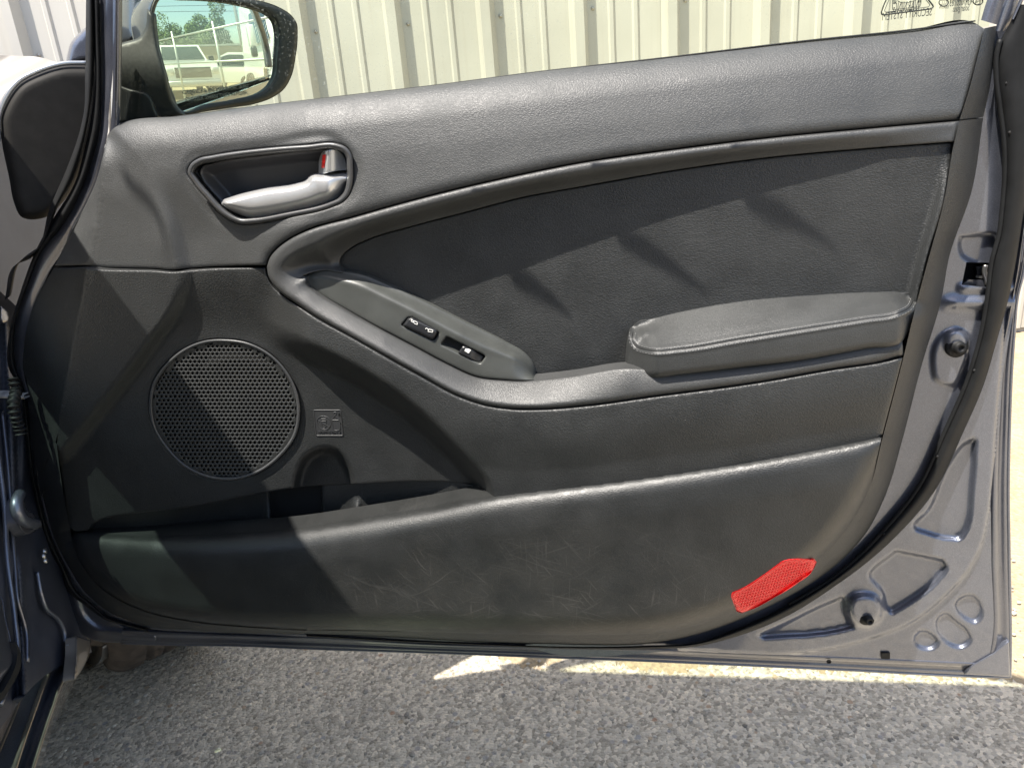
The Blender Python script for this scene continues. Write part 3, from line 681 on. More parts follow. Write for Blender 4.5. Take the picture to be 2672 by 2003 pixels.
# -- side faces of the trim (turn back to the metal)
strip('trim_side', FACE_R, STRIP_R, lambda X, Y: np.where((X > 2240) & (Y < 1137), np.interp(Y, [313, 420, 600, 790, 830, 900, 1290], [.044, .049, .050, .056, .078, .081, .080]), h_poc(X, Y)-.001), [.004, .003], MT['insert'], door, bulge=.008, m=8)
# -- painted inner door sheet with pressed recesses
PR = ["6: 1893,1330 1900,1440 1885,1655 8: 1835,150 1800,195 1740,195 1520,140! 1500,115 1590,0 6: 1720,1500 1840,1350",
      "8: 1385,258! 1690,316! 1718,355 1650,470 1500,590 1360,675! 1325,640 1300,540 1215,430",
      "8: 1060,548! 1080,690 1135,758! 1000,790 540,830! 498,802! 700,712 900,615",
      "8: 1765,600 1850,715 1900,728 1940,690 1925,580 1880,545 1800,560",
      "8: 1640,745 1750,880 1800,890 1878,830 1872,800 1770,700 1715,660 1650,690",
      "8: 1495,845 1525,882 1640,888 1668,850 1600,780 1550,768",
      "6: 1810,35 1850,32 2040,40 2060,120 2040,205 1850,200 1810,170"]
PRc = [curve(p, 6, True) for p in PR]
CAPS = curve("6: 1620,900 1640,720 1700,650 1790,628 1850,680 1860,760 1820,900 1760,1000 1680,990 1630,950", 6, True)
DOME = curve("8: 1060,620 1090,550 1180,520 1270,540 1330,640 1300,720 1200,780 1100,740", 6, True)
cFl = curve("3: 2200,400 6: 2060,700 2010,1300 1985,1655 8: 1960,60 1930,200 1850,370 1700,540 1500,700 1200,820 900,890 600,918 300,905 0,880", 8)
LATCH = "6: 1842,207! 2012,210! 1985,300 1980,372! 1812,352!"
def h_in(X, Y):
    h = 0*X
    for k, c in enumerate(PRc):
        x0, y0 = c.min(0)-20; x1, y1 = c.max(0)+20; m = (X > x0) & (X < x1) & (Y > y0) & (Y < y1)
        if m.any():
            xs, ys = X[m], Y[m]; d = dist(xs, ys, close(c))*np.where(inside(xs, ys, c), 1, -1); h[m] -= (.007 if k < 3 else .005)*ss((d+2)/11)
    for c, a, wd in ((CAPS, .004, 12), (DOME, .010, 26)):
        d = dist(X, Y, close(c))*np.where(inside(X, Y, c), 1, -1); h = h+a*ss((d+2)/wd)
    d = np.hypot(X-2497, Y-890); h = h+.004*ss((38-d)/18)
    h = h-.006*ss((sdist(X, Y, cFl)*SGF-2)/8)
    # swell under the latch
    h = h+.006*np.exp(-((Y-790)/16)**2)*ss((X-2440)/60)+.004*np.exp(-((Y-752)/12)**2)*ss((X-2490)/30)
    return h-.004*ss((X-2560)/70)*ss((900-Y)/100)
SGF = -1.0 if sdist(np.array([2560.]), np.array([1700.]), cFl)[0] < 0 else 1.0
INN = "3: 1958,185! 2045,190 2110,185 2200,185! 2225,600 2225,1655 6: 2200,200 2150,500 2080,900 2050,1300 2005,1655 8: 2002,300 2004,880 1990,955 1905,990! 1000,950 0,912 9: 1500,905 1400,868! 2200,790 8: 300,700 600,570 880,430 1080,260 1180,150 1320,-80 6: 1400,1250 1500,850 1640,450 1690,0 3: 1840,1200 1910,757"
inner = region('inner_sheet', INN, h_in, MT['paint'], door, sp=6, skirt=.003, holes=[LATCH])
# latch seen through its opening
lt = region('door_latch', "6: 1800,195! 2030,200! 2005,385! 1800,370!", lambda X, Y: 0*X-.022, MT['cloth'], door, sp=14, skirt=0)
def at1(q, h, plane=DOOR): return plane.at(np.array([Z(q)[0][:2]]), h)[0]
region('latch_claw', "6: 1905,235! 1955,238! 1950,305! 1905,300!", -.012, MT['darkplastic'], lt, sp=8, R=3, drop=.002, skirt=.006)
region('latch_edge', "6: 1905,292! 1948,296! 1946,310! 1905,306!", -.009, MT['steel'], lt, sp=6, skirt=.002)
tube('latch_striker', DOOR.at(curve("6: 1965,225 1958,260 1972,320 1975,350", 4), -.006), .0022, MT['steel'], lt)
region('latch_floor', "6: 1815,350! 1860,318! 1950,322! 1978,352! 1970,368! 1870,362!", -.008, MT['paint_dark'], lt, sp=8, skirt=.003)
# rubber plugs
for q, hh, s in (("6: 1775,745", .008, 1.0), ("8: 1200,690", .010, .85)):
    c = at1(q, hh-.004); V, F = lathe([(.011*s, 0), (.011*s, .002), (.009*s, .0035), (.0065*s, .004), (.006*s, .009), (.0045*s, .0105), (.0028*s, .0105), (.002*s, .008), (0, .008)], c, (0.12, -1, .1), 24)
    mesh_obj('rubber_plug', V, F, MT['plug'] if 'plug' in MT else MT['rubber'], door)
# seam sealer smears and drain notch
# -- big rubber seal
SL = "3: 2175,30 2110,170 2060,260 2036,350 2034,500 2058,700 2083,900 2088,1100 2070,1350 2052,1500 6: 2005,200 1980,400 1950,600 1870,900 1700,1300 1530,1655 8: 1300,150 1150,305 1000,430 700,612 400,752 100,855 9: 2200,872 1700,880 1300,868 1000,856 500,835 0,805"
SR = "3: 2290,30 2300,400 2285,800 2240,1150 2198,1430 6: 2150,250 2110,450 2040,700 1950,1000 1820,1300 1650,1655 8: 1400,165 1200,345 1000,492 700,680 400,805 100,880 9: 2200,895 1700,895 1300,880 1000,866 500,845 0,815"
sl_ = strip('door_seal', SL, SR, [.003, .003], [.0015, .0015], MT['rubber'], door, m=12, prof=lambda t: .010*max(0., math.sin(math.pi*t))**.6, n=260)
tube('seal_lip', DOOR.at(curve("3: 2060,255 2036,350 2034,500 2058,700 2083,900 2088,1100 2070,1350 2052,1500 6: 2005,200 1980,400 1950,600 1870,900 1700,1300 1530,1655 8: 1300,150 1150,305 1000,430 700,612", 10), .007), .0022, MT['rubber'], sl_)
for q in ("3: 2100,535", "3: 2130,1170", "6: 2035,300", "6: 1893,900", "6: 1655,1450", "8: 1313,157", "3: 2120,850", "6: 1980,640"):
    c = at1(q, .0095); V, F = lathe([(.0016, 0), (.0016, .0012), (0, .0014)], c, (0, -1, 0), 10); mesh_obj('seal_vent', V, F, MT['cloth'], sl_)
SBL_in = "9: 0,800 7: 1600,790 1200,768 950,745 850,715 700,655 600,575 520,490 L: 600,1640 520,1500 430,1300 380,1100 330,900 300,700 280,450 250,200 4: 165,950 160,850 190,640 290,400 350,235 420,100 1: 560,1330 640,1100 690,870"
SBL_face = "9: 0,785 7: 1600,765 1200,725 950,670 780,600 640,510 560,420 500,320 465,210 440,90 L: 510,800 475,600 380,400 300,200 4: 345,1140 250,900 220,700 260,450 330,247 390,150 1: 470,1480 560,1330 640,1100 690,870"
# trim side on the hinge end
strip('trim_side', "9: 0,777 7: 1600,757 1200,717 950,662 780,592 640,502 560,412 500,312 465,202 440,82 L: 500,800 470,560", "9: 0,800 7: 1600,795 1200,775 950,750 850,722 700,660 600,585 520,500 L: 600,1640 520,1500 430,1300 380,1100 330,900 300,700 285,560", lambda X, Y: h_poc(X, Y)-.001, [.001, .001], MT['insert'], door, bulge=.004, m=8)
# painted strip then black seal on the hinge side
P0 = "9: 0,800 7: 1600,790 1200,770 950,748 850,720 700,660 600,580 520,498 L: 600,1640 520,1500 430,1300 380,1100 330,900 300,700 280,450 250,200 4: 150,900 152,800 182,600 252,400 332,240 392,150 460,0 1: 540,1330 620,1150 655,1000 690,860 700,700 722,480 722,200 722,-40"
P1 = "9: 0,818 7: 1600,800 1200,785 950,765 850,740 690,690 585,600 490,520 L: 560,1640 470,1450 390,1250 335,1050 290,850 265,650 240,400 200,150 4: 95,850 100,600 190,330 280,120 1: 400,1450 550,1150 600,1000 640,830 650,600 648,400 642,200 638,-40"
strip('hinge_side_sheet', P0, P1, [.001, .001, .0, -.0, .004], [-.004, -.004, -.004, -.004, -.004], MT['paint_dark'], door, bulge=.002, m=6, n=200)
P2 = "7: 950,790 850,760 660,700 550,620 430,520 L: 500,1600 420,1480 350,1280 295,1050 255,850 220,600 190,300 170,100 4: 60,900 62,640 130,400 230,130 1: 330,1420 480,1170 545,940 585,740 605,500 600,300 595,100 590,-40"
strip('door_seal', "7: 950,765 850,740 690,690 585,600 490,520 L: 560,1640 470,1450 390,1250 335,1050 290,850 265,650 240,400 200,150 4: 95,850 100,600 190,330 280,120 1: 400,1450 550,1150 600,1000 640,830 650,600 648,400 642,200 638,-40", P2, [-.003]*2, [-.006]*2, MT['rubber'], door, m=8, bulge=.008, n=200)
# second tubular seal standing off (runs up beside the window)
strip('outer_seal', "1: 600,-40 606,300 600,520 575,740 535,940 470,1150 370,1330 270,1560 4: 130,200 70,420", "1: 552,-40 548,300 545,520 540,700 500,880 440,1050 320,1330 200,1655 4: 90,230 30,450", [-.004]*2, [-.012]*2, MT['rubber'], door, m=8, bulge=.012, n=120)
# -- window frame, front post
strip('window_frame', "1: 780,-40 778,300 772,600 768,790", "1: 722,-40 722,300 722,600 705,850", [.004]*2, [.006]*2, MT['paint_dark'], door, m=6, bulge=.004, n=40)
strip('glass_run', "1: 784,-40 782,300 778,600 772,770", "1: 746,-40 744,300 738,600 742,770", [-.004]*2, [.0105]*2, MT['run'] if 'run' in MT else MT['bezel'], door, m=4, n=30)
strip('belt_strip', "1: 770,790 1150,742 1700,672 2210,611 2: 850,540 1500,455 2210,376 3: 850,253 1500,185 1900,130", "1: 770,800 1150,752 1700,682 2210,621 2: 850,550 1500,466 2210,386 3: 850,264 1500,196 1900,140", [.001]*2, [.004]*2, MT['rubber'], door, m=4, n=120, bulge=.003)
# -- window frame, rear post
strip('window_frame', "3: 2000,-60 1975,0 1935,130", "3: 2110,-60 2088,0 2038,160", [.004]*2, [.008]*2, MT['paint_dark'], door, m=6, bulge=.004, n=16)
strip('post_sheet', "3: 2112,-60 2088,0 2036,160 2030,200", "3: 2200,-60 2178,0 2118,160 2090,200", [.006]*2, [.0]*2, MT['paint'], door, m=6, bulge=.003, n=16)
strip('post_edge', "3: 2205,-60 2180,0 2130,125", "3: 2235,-60 2210,0 2150,125", [.004]*2, [.008]*2, MT['paint'], door, m=6, bulge=.004, n=16)
# -- outer skin hem
HI = "6: 2190,-100 2195,150 2150,380 2080,800 2030,1200 2008,1655 8: 2004,300 2006,880 1985,950 1905,984!"
hem_in = "3: 2250,1150 6: 2190,100 2160,300 2110,560 2050,850 2030,1200 2008,1655 8: 2004,300 2006,850 1990,940 1905,984 1000,944 300,915 9: 2200,890 1500,880 800,862 0,815 7: 1600,808 1000,785 780,775"
hem_out = "3: 2290,1150 6: 2225,100 2200,280 2170,400 2140,700 2112,1300 2106,1655 8: 2112,300 2120,1000 2118,1072! 2000,1070 1000,1022 300,990 9: 2200,968 1500,942 800,915 0,888 7: 1600,872 1000,862 780,855"
hin_r, hin_b = hem_in.split(' 1905,984'); hout_r, hout_b = hem_out.split(' 2000,1070')
hp = lambda t: .0016*math.sin(t*math.pi*3)
strip('hem_flange', hin_r+' 1985,990', hout_r, [-.006]*2, [-.012]*2, MT['paint_dark'], door, m=10, n=120, prof=hp, skirt=.006)
strip('hem_flange', '8: 1985,988 1905,984'+hin_b, '8: 2118,1072 2000,1070'+hout_b, [-.006]*2, [-.012]*2, MT['paint_dark'], door, m=10, n=200, prof=hp, skirt=.006)
tube('hem_edge', DOOR.at(curve("6: 2230,60 2202,280 2170,400 2141,700 2113,1300 2107,1655 8: 2113,300 2120,1000 2118,1072! 2000,1070 1000,1022 300,990 9: 2200,968 1500,942 800,915 0,888 7: 1600,872 1000,862 780,855", 10), -.013), .0022, MT['paint'], door)
region('hem_corner', "8: 2098,850! 2115,840! 2121,1074! 1830,1058! 1870,1000! 2020,915!", -.004, MT['paint'], door, sp=8, R=4, drop=.002, skirt=.006)
c = at1("8: 960,975", -.004); V, F = lathe([(.0028, 0), (.0028, .0008), (.0016, .0010), (.0014, 0), (0, 0)], c, (0, -1, 0), 12); mesh_obj('drain_hole', V, F, MT['rubber'], door)
region('drain_notch', "8: 1297,922! 1353,922! 1352,960! 1297,958!", -.0035, MT['rubber'], door, sp=10, skirt=.002)
# front lower corner of the door outer skin
CRN = "7: 250,60 330,330 430,490 560,620 700,710 850,765 1000,790 1100,800 1100,870 780,862 620,845 520,800 450,735 430,650 420,600 395,440 300,250 220,60"
region('outer_skin_corner', "7: 430,470 520,560 640,665 780,740 1000,790 1000,862! 780,856 600,838 520,800 452,738 428,660 420,560", lambda X, Y: -.012+.006*np.exp(-(dist(X, Y, curve('7: 480,560 520,680 600,760 780,800 1000,820', 8))/10)**2), MT['paint_dark'], door, sp=7, R=6, drop=.003, skirt=.008)
# -- window glass (tinted) ------------------------------------------------
GL = Plane((0, .012, 0), (0, -1, 0))
m_, t, b, o_ = mat_new('tinted_glass'); L = t.links.new; t.nodes.remove(b)
tr = N(t, 'ShaderNodeBsdfTransparent'); tr.inputs[0].default_value = (.90, .96, .81, 1)
gg = N(t, 'ShaderNodeBsdfGlossy'); gg.inputs['Roughness'].default_value = .0; gg.inputs[0].default_value = (1, 1, 1, 1)
fr_ = N(t, 'ShaderNodeFresnel'); gm = N(t, 'ShaderNodeNewGeometry'); L(maprange(t, gm.outputs['Backfacing'], 0, 1, 1.45, 1/1.45), fr_.inputs[0])
mx = N(t, 'ShaderNodeMixShader'); L(fr_.outputs[0], mx.inputs[0]); L(tr.outputs[0], mx.inputs[1]); L(gg.outputs[0], mx.inputs[2])
# faint water marks
tcg = N(t, 'ShaderNodeTexCoord'); nzg = N(t, 'ShaderNodeTexNoise', i_Scale=350.0, i_Detail=3.0); L(tcg.outputs['Object'], nzg.inputs[0])
nzh = N(t, 'ShaderNodeTexNoise', i_Scale=6.0, i_Detail=2.0); L(tcg.outputs['Object'], nzh.inputs[0])
mu = N(t, 'ShaderNodeMath', operation='MULTIPLY'); L(maprange(t, nzg.outputs[0], .58, .75, 0, .35), mu.inputs[0]); L(maprange(t, nzh.outputs[0], .45, .7, 0, 1), mu.inputs[1])
df = N(t, 'ShaderNodeBsdfDiffuse'); df.inputs[0].default_value = (.7, .75, .68, 1)
mx2 = N(t, 'ShaderNodeMixShader'); L(mu.outputs[0], mx2.inputs[0]); L(mx.outputs[0], mx2.inputs[1]); L(df.outputs[0], mx2.inputs[2]); L(mx2.outputs[0], o_.inputs[0])
MT['glass'] = m_
HEAD = curve("N: 320,-10 328,-200 440,-460 900,-720 1700,-740 2420,-540 2640,-250 2600,-30", 20)
A_ = GL.at(np.vstack([HEAD, [[2580, 70], [300, 340]]]), 0)
V = [tuple(p) for p in A_]
glass = mesh_obj('window_glass', V, [tuple(range(len(V)))[::-1]], MT['glass'], door, smooth=False)
tube('window_header', GL.at(HEAD, .004), .013, MT['paint_dark'], door, 10)
# printed marks on the glass (read from outside, so reversed from here)
MT['print'] = plain('glass_print', (.03, .035, .03), .6); MT['etch'] = plain('mirror_etching', (.16, .17, .15), .6)
def gtube(pts, r):
    parts = [tube_mesh(Plane((0, .010, 0), (0, -1, 0)).at(curve(p, 3), 0), r, 4) for p in pts]; return join(parts)
V, F = gtube(["G: 345,-40 300,60 262,170! 268,200 300,205! 700,155 940,125! 970,95 960,70! 905,0 880,-40"], .0006); mark = mesh_obj('security_sticker', V, F, MT['print'], glass)
V, F = gtube(["G: 380,-30 340,60 305,140! 310,165 340,168! 700,125 900,98! 925,75 915,55! 870,0 850,-40", "G: 415,-40 412,130! 430,135! 790,95! 805,40 800,-40", "G: 430,-30 430,60", "G: 445,-30 445,50", "G: 460,-30 462,45", "G: 480,10 520,35 620,38 720,10 760,-5", "G: 770,-30 775,40", "G: 785,-30 790,40"], .00028); mesh_obj('sticker_lines', V, F, MT['print'], glass)
GP = Plane((0, .010, 0), (0, -1, 0))
for s, a, b2, size, nm in (("WARNING", "G: 425,112", "G: 795,78", .0115, 'sticker_lettering'), ("SECURITY SYSTEM", "G: 275,237", "G: 950,167", .0092, 'sticker_lettering'), ("43R-000183", "G: 1195,52", "G: 1505,25", .0075, 'glass_lettering'),
                       ("AS2 KMG", "G: 1200,8", "G: 1490,-15", .006, 'glass_lettering'), ("Solar glass", "G: 1240,128", "G: 1465,108", .0075, 'glass_lettering'), ("E000199", "G: 1055,108", "G: 1180,100", .0035, 'glass_lettering'), ("E4", "G: 1545,30", "G: 1615,22", .0085, 'glass_lettering'), ("CCC", "G: 1075,42", "G: 1150,36", .006, 'glass_lettering')):
    fr, L_ = frame_at(Z(a)[0][:2], Z(b2)[0][:2], 0, GP); o = text_mesh(nm, s, size, fr, MT['print'], glass, flipx=True, depth=.0001)
    xs = [(Vector(v.co)-fr[0] if False else v.co) for v in o.data.vertices]
    # stretch to the drawn width
    ux = Vector(fr[1]); org = Vector(fr[0]); pr = [(v.co-org).dot(ux) for v in o.data.vertices]; wdt = max(pr)-min(pr); k = L_/wdt
    for v in o.data.vertices: v.co = v.co+ux*((v.co-org).dot(ux)*(k-1))
for q, r in (("G: 1582,20", 12.5), ("G: 1113,38", 12)):
    x, y, _ = Z(q)[0]; a = np.linspace(0, 2*np.pi, 40); c = np.stack([x+r*np.cos(a), y+r*.78*np.sin(a)], 1)
    V, F = tube_mesh(GP.at(c, 0), .0005, 4, False); mesh_obj('approval_mark', V, F, MT['print'], glass)
# ------------------------------------------------------------------ SIDE MIRROR (outside the glass)
MC = C0+rays([[570, 150]])[0]*1.0        # centre of the mirror glass
dcen = rays([[570, 150]])[0]
rc = np.array([.93, -.33, .035]); rc /= np.linalg.norm(rc)
mn = rc-dcen; mn /= np.linalg.norm(mn)
MP = Plane(MC, mn)
RSPH = 1.25
cMg = curve("M: 190,5 500,2 900,20 1200,60 1500,130 1680,195 1780,290 1810,400 1800,800 1770,1050 1700,1170 1600,1250 1200,1370 800,1440 520,1530 470,1500 400,1330 300,1100 200,750 130,400 115,250 140,110", 8, True)
cMo = curve("M: 150,-60 700,-60 1200,-30 1600,20 1850,110 2010,220 2080,330 2090,470 2060,800 2000,1060 1900,1230 1750,1340 1500,1430 1100,1490 800,1540 540,1580 440,1560 330,1330 220,1080 140,780 70,420 50,240 80,60", 8, True)
gc = MP.at(cMg.mean(0)[None], 0)[0]
def bulge_m(V):
    d = V-gc; r2 = (d*d).sum(1)-(d@mn)**2; return r2/(2*RSPH)
MT['mirror'] = plain('mirror_silver', (.86, .93, .90), .0, metal=1.0)
mm, t, b, o_ = mat_new('mirror_surface'); b.inputs['Base Color'].default_value = (.88, .93, .90, 1); b.inputs['Metallic'].default_value = 1; b.inputs['Roughness'].default_value = 0.0; MT['mirror'] = mm
def h_mg(X, Y):
    V = MP.at(np.stack([X, Y], 1), 0); return -bulge_m(V)
mir = thing_parent = None
mirror_root = mesh_obj('side_mirror', [], [], None, door)
def region_m(*a, **k): return region(*a, plane=MP, **k)
mg = region_m('mirror_glass', cMg, h_mg, MT['mirror'], mirror_root, sp=4, skirt=0)
MT['mframe'] = plain('mirror_frame_plastic', (.022, .023, .024), .5, noise=.3, nscale=300, bump=.12)
region_m('mirror_frame', cMo, lambda X, Y: .006+0*X, MT['mframe'], mirror_root, sp=7, R=12, drop=.006, skirt=.03, holes=[cMg])
# shell behind, closing backwards
sh = []
for f, dep in ((1.0, .0), (1.04, -.02), (1.02, -.06), (.9, -.095), (.6, -.12), (.15, -.128)):
    P3 = MP.at(close(cMo), .003); cc = P3.mean(0); sh.append(cc+(P3-cc)*f+mn*dep)
loft('mirror_shell', sh, MT['paint'], mirror_root, n=len(cMo)+1)
# text on the lower edge of the glass
for s, a, b2 in (("OBJECTS IN MIRROR ARE", "M: 520,1275", "M: 1420,1190"), ("CLOSER THAN THEY APPEAR", "M: 560,1375", "M: 1400,1275")):
    pa, pb = Z(a)[0][:2], Z(b2)[0][:2]
    fr, L_ = frame_at(pa, pb, .0008, MP); fr = (fr[0], fr[1], np.cross(fr[3], fr[1]) if np.cross(fr[3], fr[1])[2] > 0 else -np.cross(fr[3], fr[1]), fr[3])
    o = text_mesh('mirror_lettering', s, .0062, fr, MT['etch'], mirror_root, depth=.00005)
    ux = Vector(fr[1]); org = Vector(fr[0]); pr = [(v.co-org).dot(ux) for v in o.data.vertices]; k = L_/(max(pr)-min(pr))
    for v in o.data.vertices: v.co = v.co+ux*((v.co-org).dot(ux)*(k-1))
# mirror arm and base seen through the glass
ARM = Plane((-.46, .055, 0), (0.15, -1, 0)); FARM = Plane((-.47, .085, 1.0), (-.25, -1, .25))
region('mirror_shell_side', "1: 740,-60! 960,-60! 945,0 905,100 912,190 880,240 790,272 740,280!", lambda X, Y: 0*X+.018*np.exp(-((X-345)/30)**2), MT['paint'], mirror_root, sp=8, plane=FARM, R=14, drop=.006, skirt=.004)
region('mirror_arm', "1: 740,290! 800,270 890,240 925,190 945,60! 990,90! 1010,280 1060,470 1130,680 1190,745! 1020,770 740,790!", lambda X, Y: .012*np.exp(-((Y-190)/90)**2)+0*X, MT['mframe'], mirror_root, sp=8, plane=ARM, R=10, drop=.006, skirt=.004)
region('mirror_foot', "1: 740,520! 790,550 860,575 950,600 975,630 1000,700 1030,760! 740,800!", .012, MT['darkplastic'], mirror_root, sp=8, plane=ARM, R=8, drop=.006, skirt=.004)
# outer end of the shell, seen left of the window post
region('mirror_shell_side', "1: 435,330 450,280 500,220 560,170 640,140! 640,460! 560,400 430,430", lambda X, Y: 0*X, MT['paint_blue'] if 'paint_blue' in MT else MT['paint'], mirror_root, sp=7, plane=Plane((0, .10, 0), (0, -1, 0)), R=16, drop=.02, skirt=.02)
# ------------------------------------------------------------------ THE CAR THE DOOR HANGS ON
H0 = DOOR.at(np.array([[60, 1000.]]), 0)[0]
nc = np.array([.891, .454, 0]); ac = np.array([.454, -.891, 0]); inw = -nc
def CP(s, z, inn=0.0): v = H0+ac*s+inw*inn; return np.array([v[0], v[1], z])
CPL = Plane(H0, nc)
car = thing('parked_car', 'graphite grey car body the door is hinged on, with worn door sill and front wheel', 'car', tuple(CP(-.2, 0, .3)))
def quad(name, pts, mat, thick=None, parent=car):
    """flat panel with real thickness"""
    P = [np.array(p, float) for p in pts]; n = np.cross(P[1]-P[0], P[2]-P[0]); n /= np.linalg.norm(n); th = thick or .004
    V = P+[p-n*th for p in P]; k = len(P)
    F = [tuple(range(k)), tuple(range(2*k-1, k-1, -1))]+[(i, i+k, (i+1) % k+k, (i+1) % k) for i in range(k)]
    return mesh_obj(name, V, F, mat, parent, smooth=False)
def onC(q, h):
    P = DOOR.at(np.array([Z(q)[0][:2]]), h)[0]; X = P+SUN*(((H0-P)@nc)/(SUN@nc)); return (X-H0)@ac, X[2]
# the pillar stands where its shadow edge on the door says it does
k1 = np.array([onC(q, h) for q, h in (("4: 470,0", .045), ("4: 600,230", .048), ("4: 930,690", .048), ("4: 1100,880", .037), ("4: 1740,1560", .037), ("7: 1850,160", .088), ("7: 2211,560", .088))])
k2 = np.array([onC(q, h) for q, h in (("4: 720,1260", .036), ("4: 1060,1655", .036), ("7: 1300,150", .050))])
f1 = np.polyfit(k1[:, 0], k1[:, 1], 1); f2 = np.polyfit(k2[:, 0], k2[:, 1], 1); 
k3 = np.array([onC('N: %d,1648' % x, .060) for x in (1000, 1150, 1300, 1500, 1700, 1900)])
e1 = lambda s: max(float(np.polyval(f1, max(s, .12)))+.5*min(0, s-.12), min(float(np.polyval(f1, s))+.9*max(0, s-.46), 1.50))
e2 = lambda s: float(np.polyval(f2, s))
ss_ = np.linspace(-.30, .95, 40)
# windscreen pillar
rA = [CP(s, e1(s), 0) for s in ss_]; rB = [CP(s, min(e2(s), e1(s)-.07), .0) for s in ss_]; rC = [p+inw*.05 for p in rB]; rD = [p+inw*.05 for p in rA]
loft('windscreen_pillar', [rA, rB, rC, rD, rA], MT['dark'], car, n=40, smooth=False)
# roof and windscreen
quad('roof', [CP(.93, 1.50), CP(2.3, 1.52), CP(2.3, 1.55, 1.35), CP(.93, 1.53, 1.35)], MT['paint_dark'], .03)
mt_, t, b, o_ = mat_new('windscreen_tint'); t.nodes.remove(b); L = t.links.new
tr = N(t, 'ShaderNodeBsdfTransparent'); tr.inputs[0].default_value = (.30, .40, .36, 1); g2 = N(t, 'ShaderNodeBsdfGlossy'); g2.inputs['Roughness'].default_value = 0
fr2 = N(t, 'ShaderNodeFresnel'); gm = N(t, 'ShaderNodeNewGeometry'); L(maprange(t, gm.outputs['Backfacing'], 0, 1, 1.45, 1/1.45), fr2.inputs[0]); mx = N(t, 'ShaderNodeMixShader'); L(fr2.outputs[0], mx.inputs[0]); L(tr.outputs[0], mx.inputs[1]); L(g2.outputs[0], mx.inputs[2]); L(mx.outputs[0], o_.inputs[0])
mesh_obj('windscreen', [CP(-.30, .77, .05), CP(.93, 1.45, .05), CP(.93, 1.49, 1.35), CP(-.30, .81, 1.35)], [(0, 1, 2, 3)], mt_, car, smooth=False)
# cabin and rest of the body: dark seats and graphite sides that stand beside the door
rotc = Matrix.Rotation(math.atan2(ac[1], ac[0])-math.pi/2, 3, 'Z')
V, F = join([boxm(tuple(CP(.62, .52, .42)), (.5, .5, .2), rotc, .06, 3), boxm(tuple(CP(.90, .88, .42)), (.48, .18, .66), rotc, .06, 3)]); mesh_obj('front_seat', V, F, MT['cloth'], car)
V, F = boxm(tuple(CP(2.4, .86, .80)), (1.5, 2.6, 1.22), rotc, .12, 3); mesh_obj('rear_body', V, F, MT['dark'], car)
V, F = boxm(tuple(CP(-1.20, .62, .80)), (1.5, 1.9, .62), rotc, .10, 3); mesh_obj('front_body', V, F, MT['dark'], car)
# dashboard and far side, seen by the light only through the opening
quad('dashboard', [CP(-.5, .89, .12), CP(.02, .83, .12), CP(.02, .87, 1.3), CP(-.5, .93, 1.3)], MT['darkplastic'], .25)
V, F = boxm(tuple(CP(.9, .30, .68)), (1.2, 2.2, .12), Matrix.Rotation(math.atan2(ac[1], ac[0])-math.pi/2, 3, 'Z')); mesh_obj('floor_pan', V, F, MT['cloth'], car, smooth=False)
# hinge pillar (faces the door gap)
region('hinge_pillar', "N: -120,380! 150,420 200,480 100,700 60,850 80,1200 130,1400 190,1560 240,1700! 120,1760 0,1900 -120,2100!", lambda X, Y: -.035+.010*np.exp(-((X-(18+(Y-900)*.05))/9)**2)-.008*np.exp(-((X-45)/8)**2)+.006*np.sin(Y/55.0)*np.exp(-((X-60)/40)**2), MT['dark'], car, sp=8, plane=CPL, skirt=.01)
tube('pillar_bead', CPL.at(curve("7: -20,-400 30,0 45,300 95,700 110,950 60,1100 0,1250", 14), -.028), .003, MT['paint'], car)
tube('pillar_bead', CPL.at(curve("L: 20,300 60,700 90,1100 110,1400 130,1658 7: 110,560 170,800 175,980", 14), -.030), .0025, MT['paint_dark'], car)
region('lower_skin', "7: -60,520! 0,545 40,700 75,850 92,1000 20,1100 -60,1250!", -.015, MT['paint'], car, sp=10, plane=CPL, R=14, drop=.01, skirt=.02)
region('carpet_edge', "K: -60,1060! 0,1020 80,900 130,790 150,640 130,560 170,640 175,800 120,920 0,1100 -60,1180!", -.012, MT['cloth'], car, sp=12, plane=CPL, skirt=.01)
# check strap, hinge, wiring boot
MT['strap'] = plain('strap_steel', (.55, .53, .50), .5, metal=.2, noise=.35, nscale=150)
S1 = Plane((0, -.015, 0), (0, -1, 0))
strip('check_strap', "L: -60,146 60,150 120,165 200,160", "L: -60,182 60,190 120,195 204,193", [.0]*2, [.004]*2, MT['strap'], car, plane=S1, m=4, bulge=.002, skirt=.01)
tube('hinge', CPL.at(curve("L: 165,985 140,1040 140,1110 170,1180 220,1215 300,1235", 5), .0), .0065, MT['paint'], car, 12)
region('hinge_leaf', "L: 190,1000! 215,1060 225,1110 290,1140! 300,1290 215,1320 150,1250 130,1130 150,1010", -.012, MT['paint_dark'], car, sp=7, plane=CPL, R=6, drop=.004, skirt=.01)
cb = curve("L: 112,20 120,70 130,120 110,250 118,300 140,370 160,430 175,490", 1.2); d_ = np.arange(len(cb))
tube('wiring_boot', CPL.at(cb, .004), .0052+.0016*np.sin(d_*.62), MT['rubber'], car, 12)
region('upper_hinge', "4: -40,200! 40,215! 45,245! -40,250!", -.005, MT['steel'], car, sp=8, plane=CPL, R=4, drop=.003, skirt=.01)
region('fender_edge', "4: 0,480! 50,520! 55,580 20,600 0,570!", -.006, MT['paint'], car, sp=8, plane=CPL, R=5, drop=.003, skirt=.01)
for q in ("7: 275,300", "7: 285,330", "7: 430,880", "7: 280,270"):
    c = CPL.at(np.array([Z(q)[0][:2]]), -.025)[0]; V, F = lathe([(.004, 0), (.004, .003), (0, .004)], c, nc, 6); mesh_obj('bolt', V, F, MT['steel'], car)
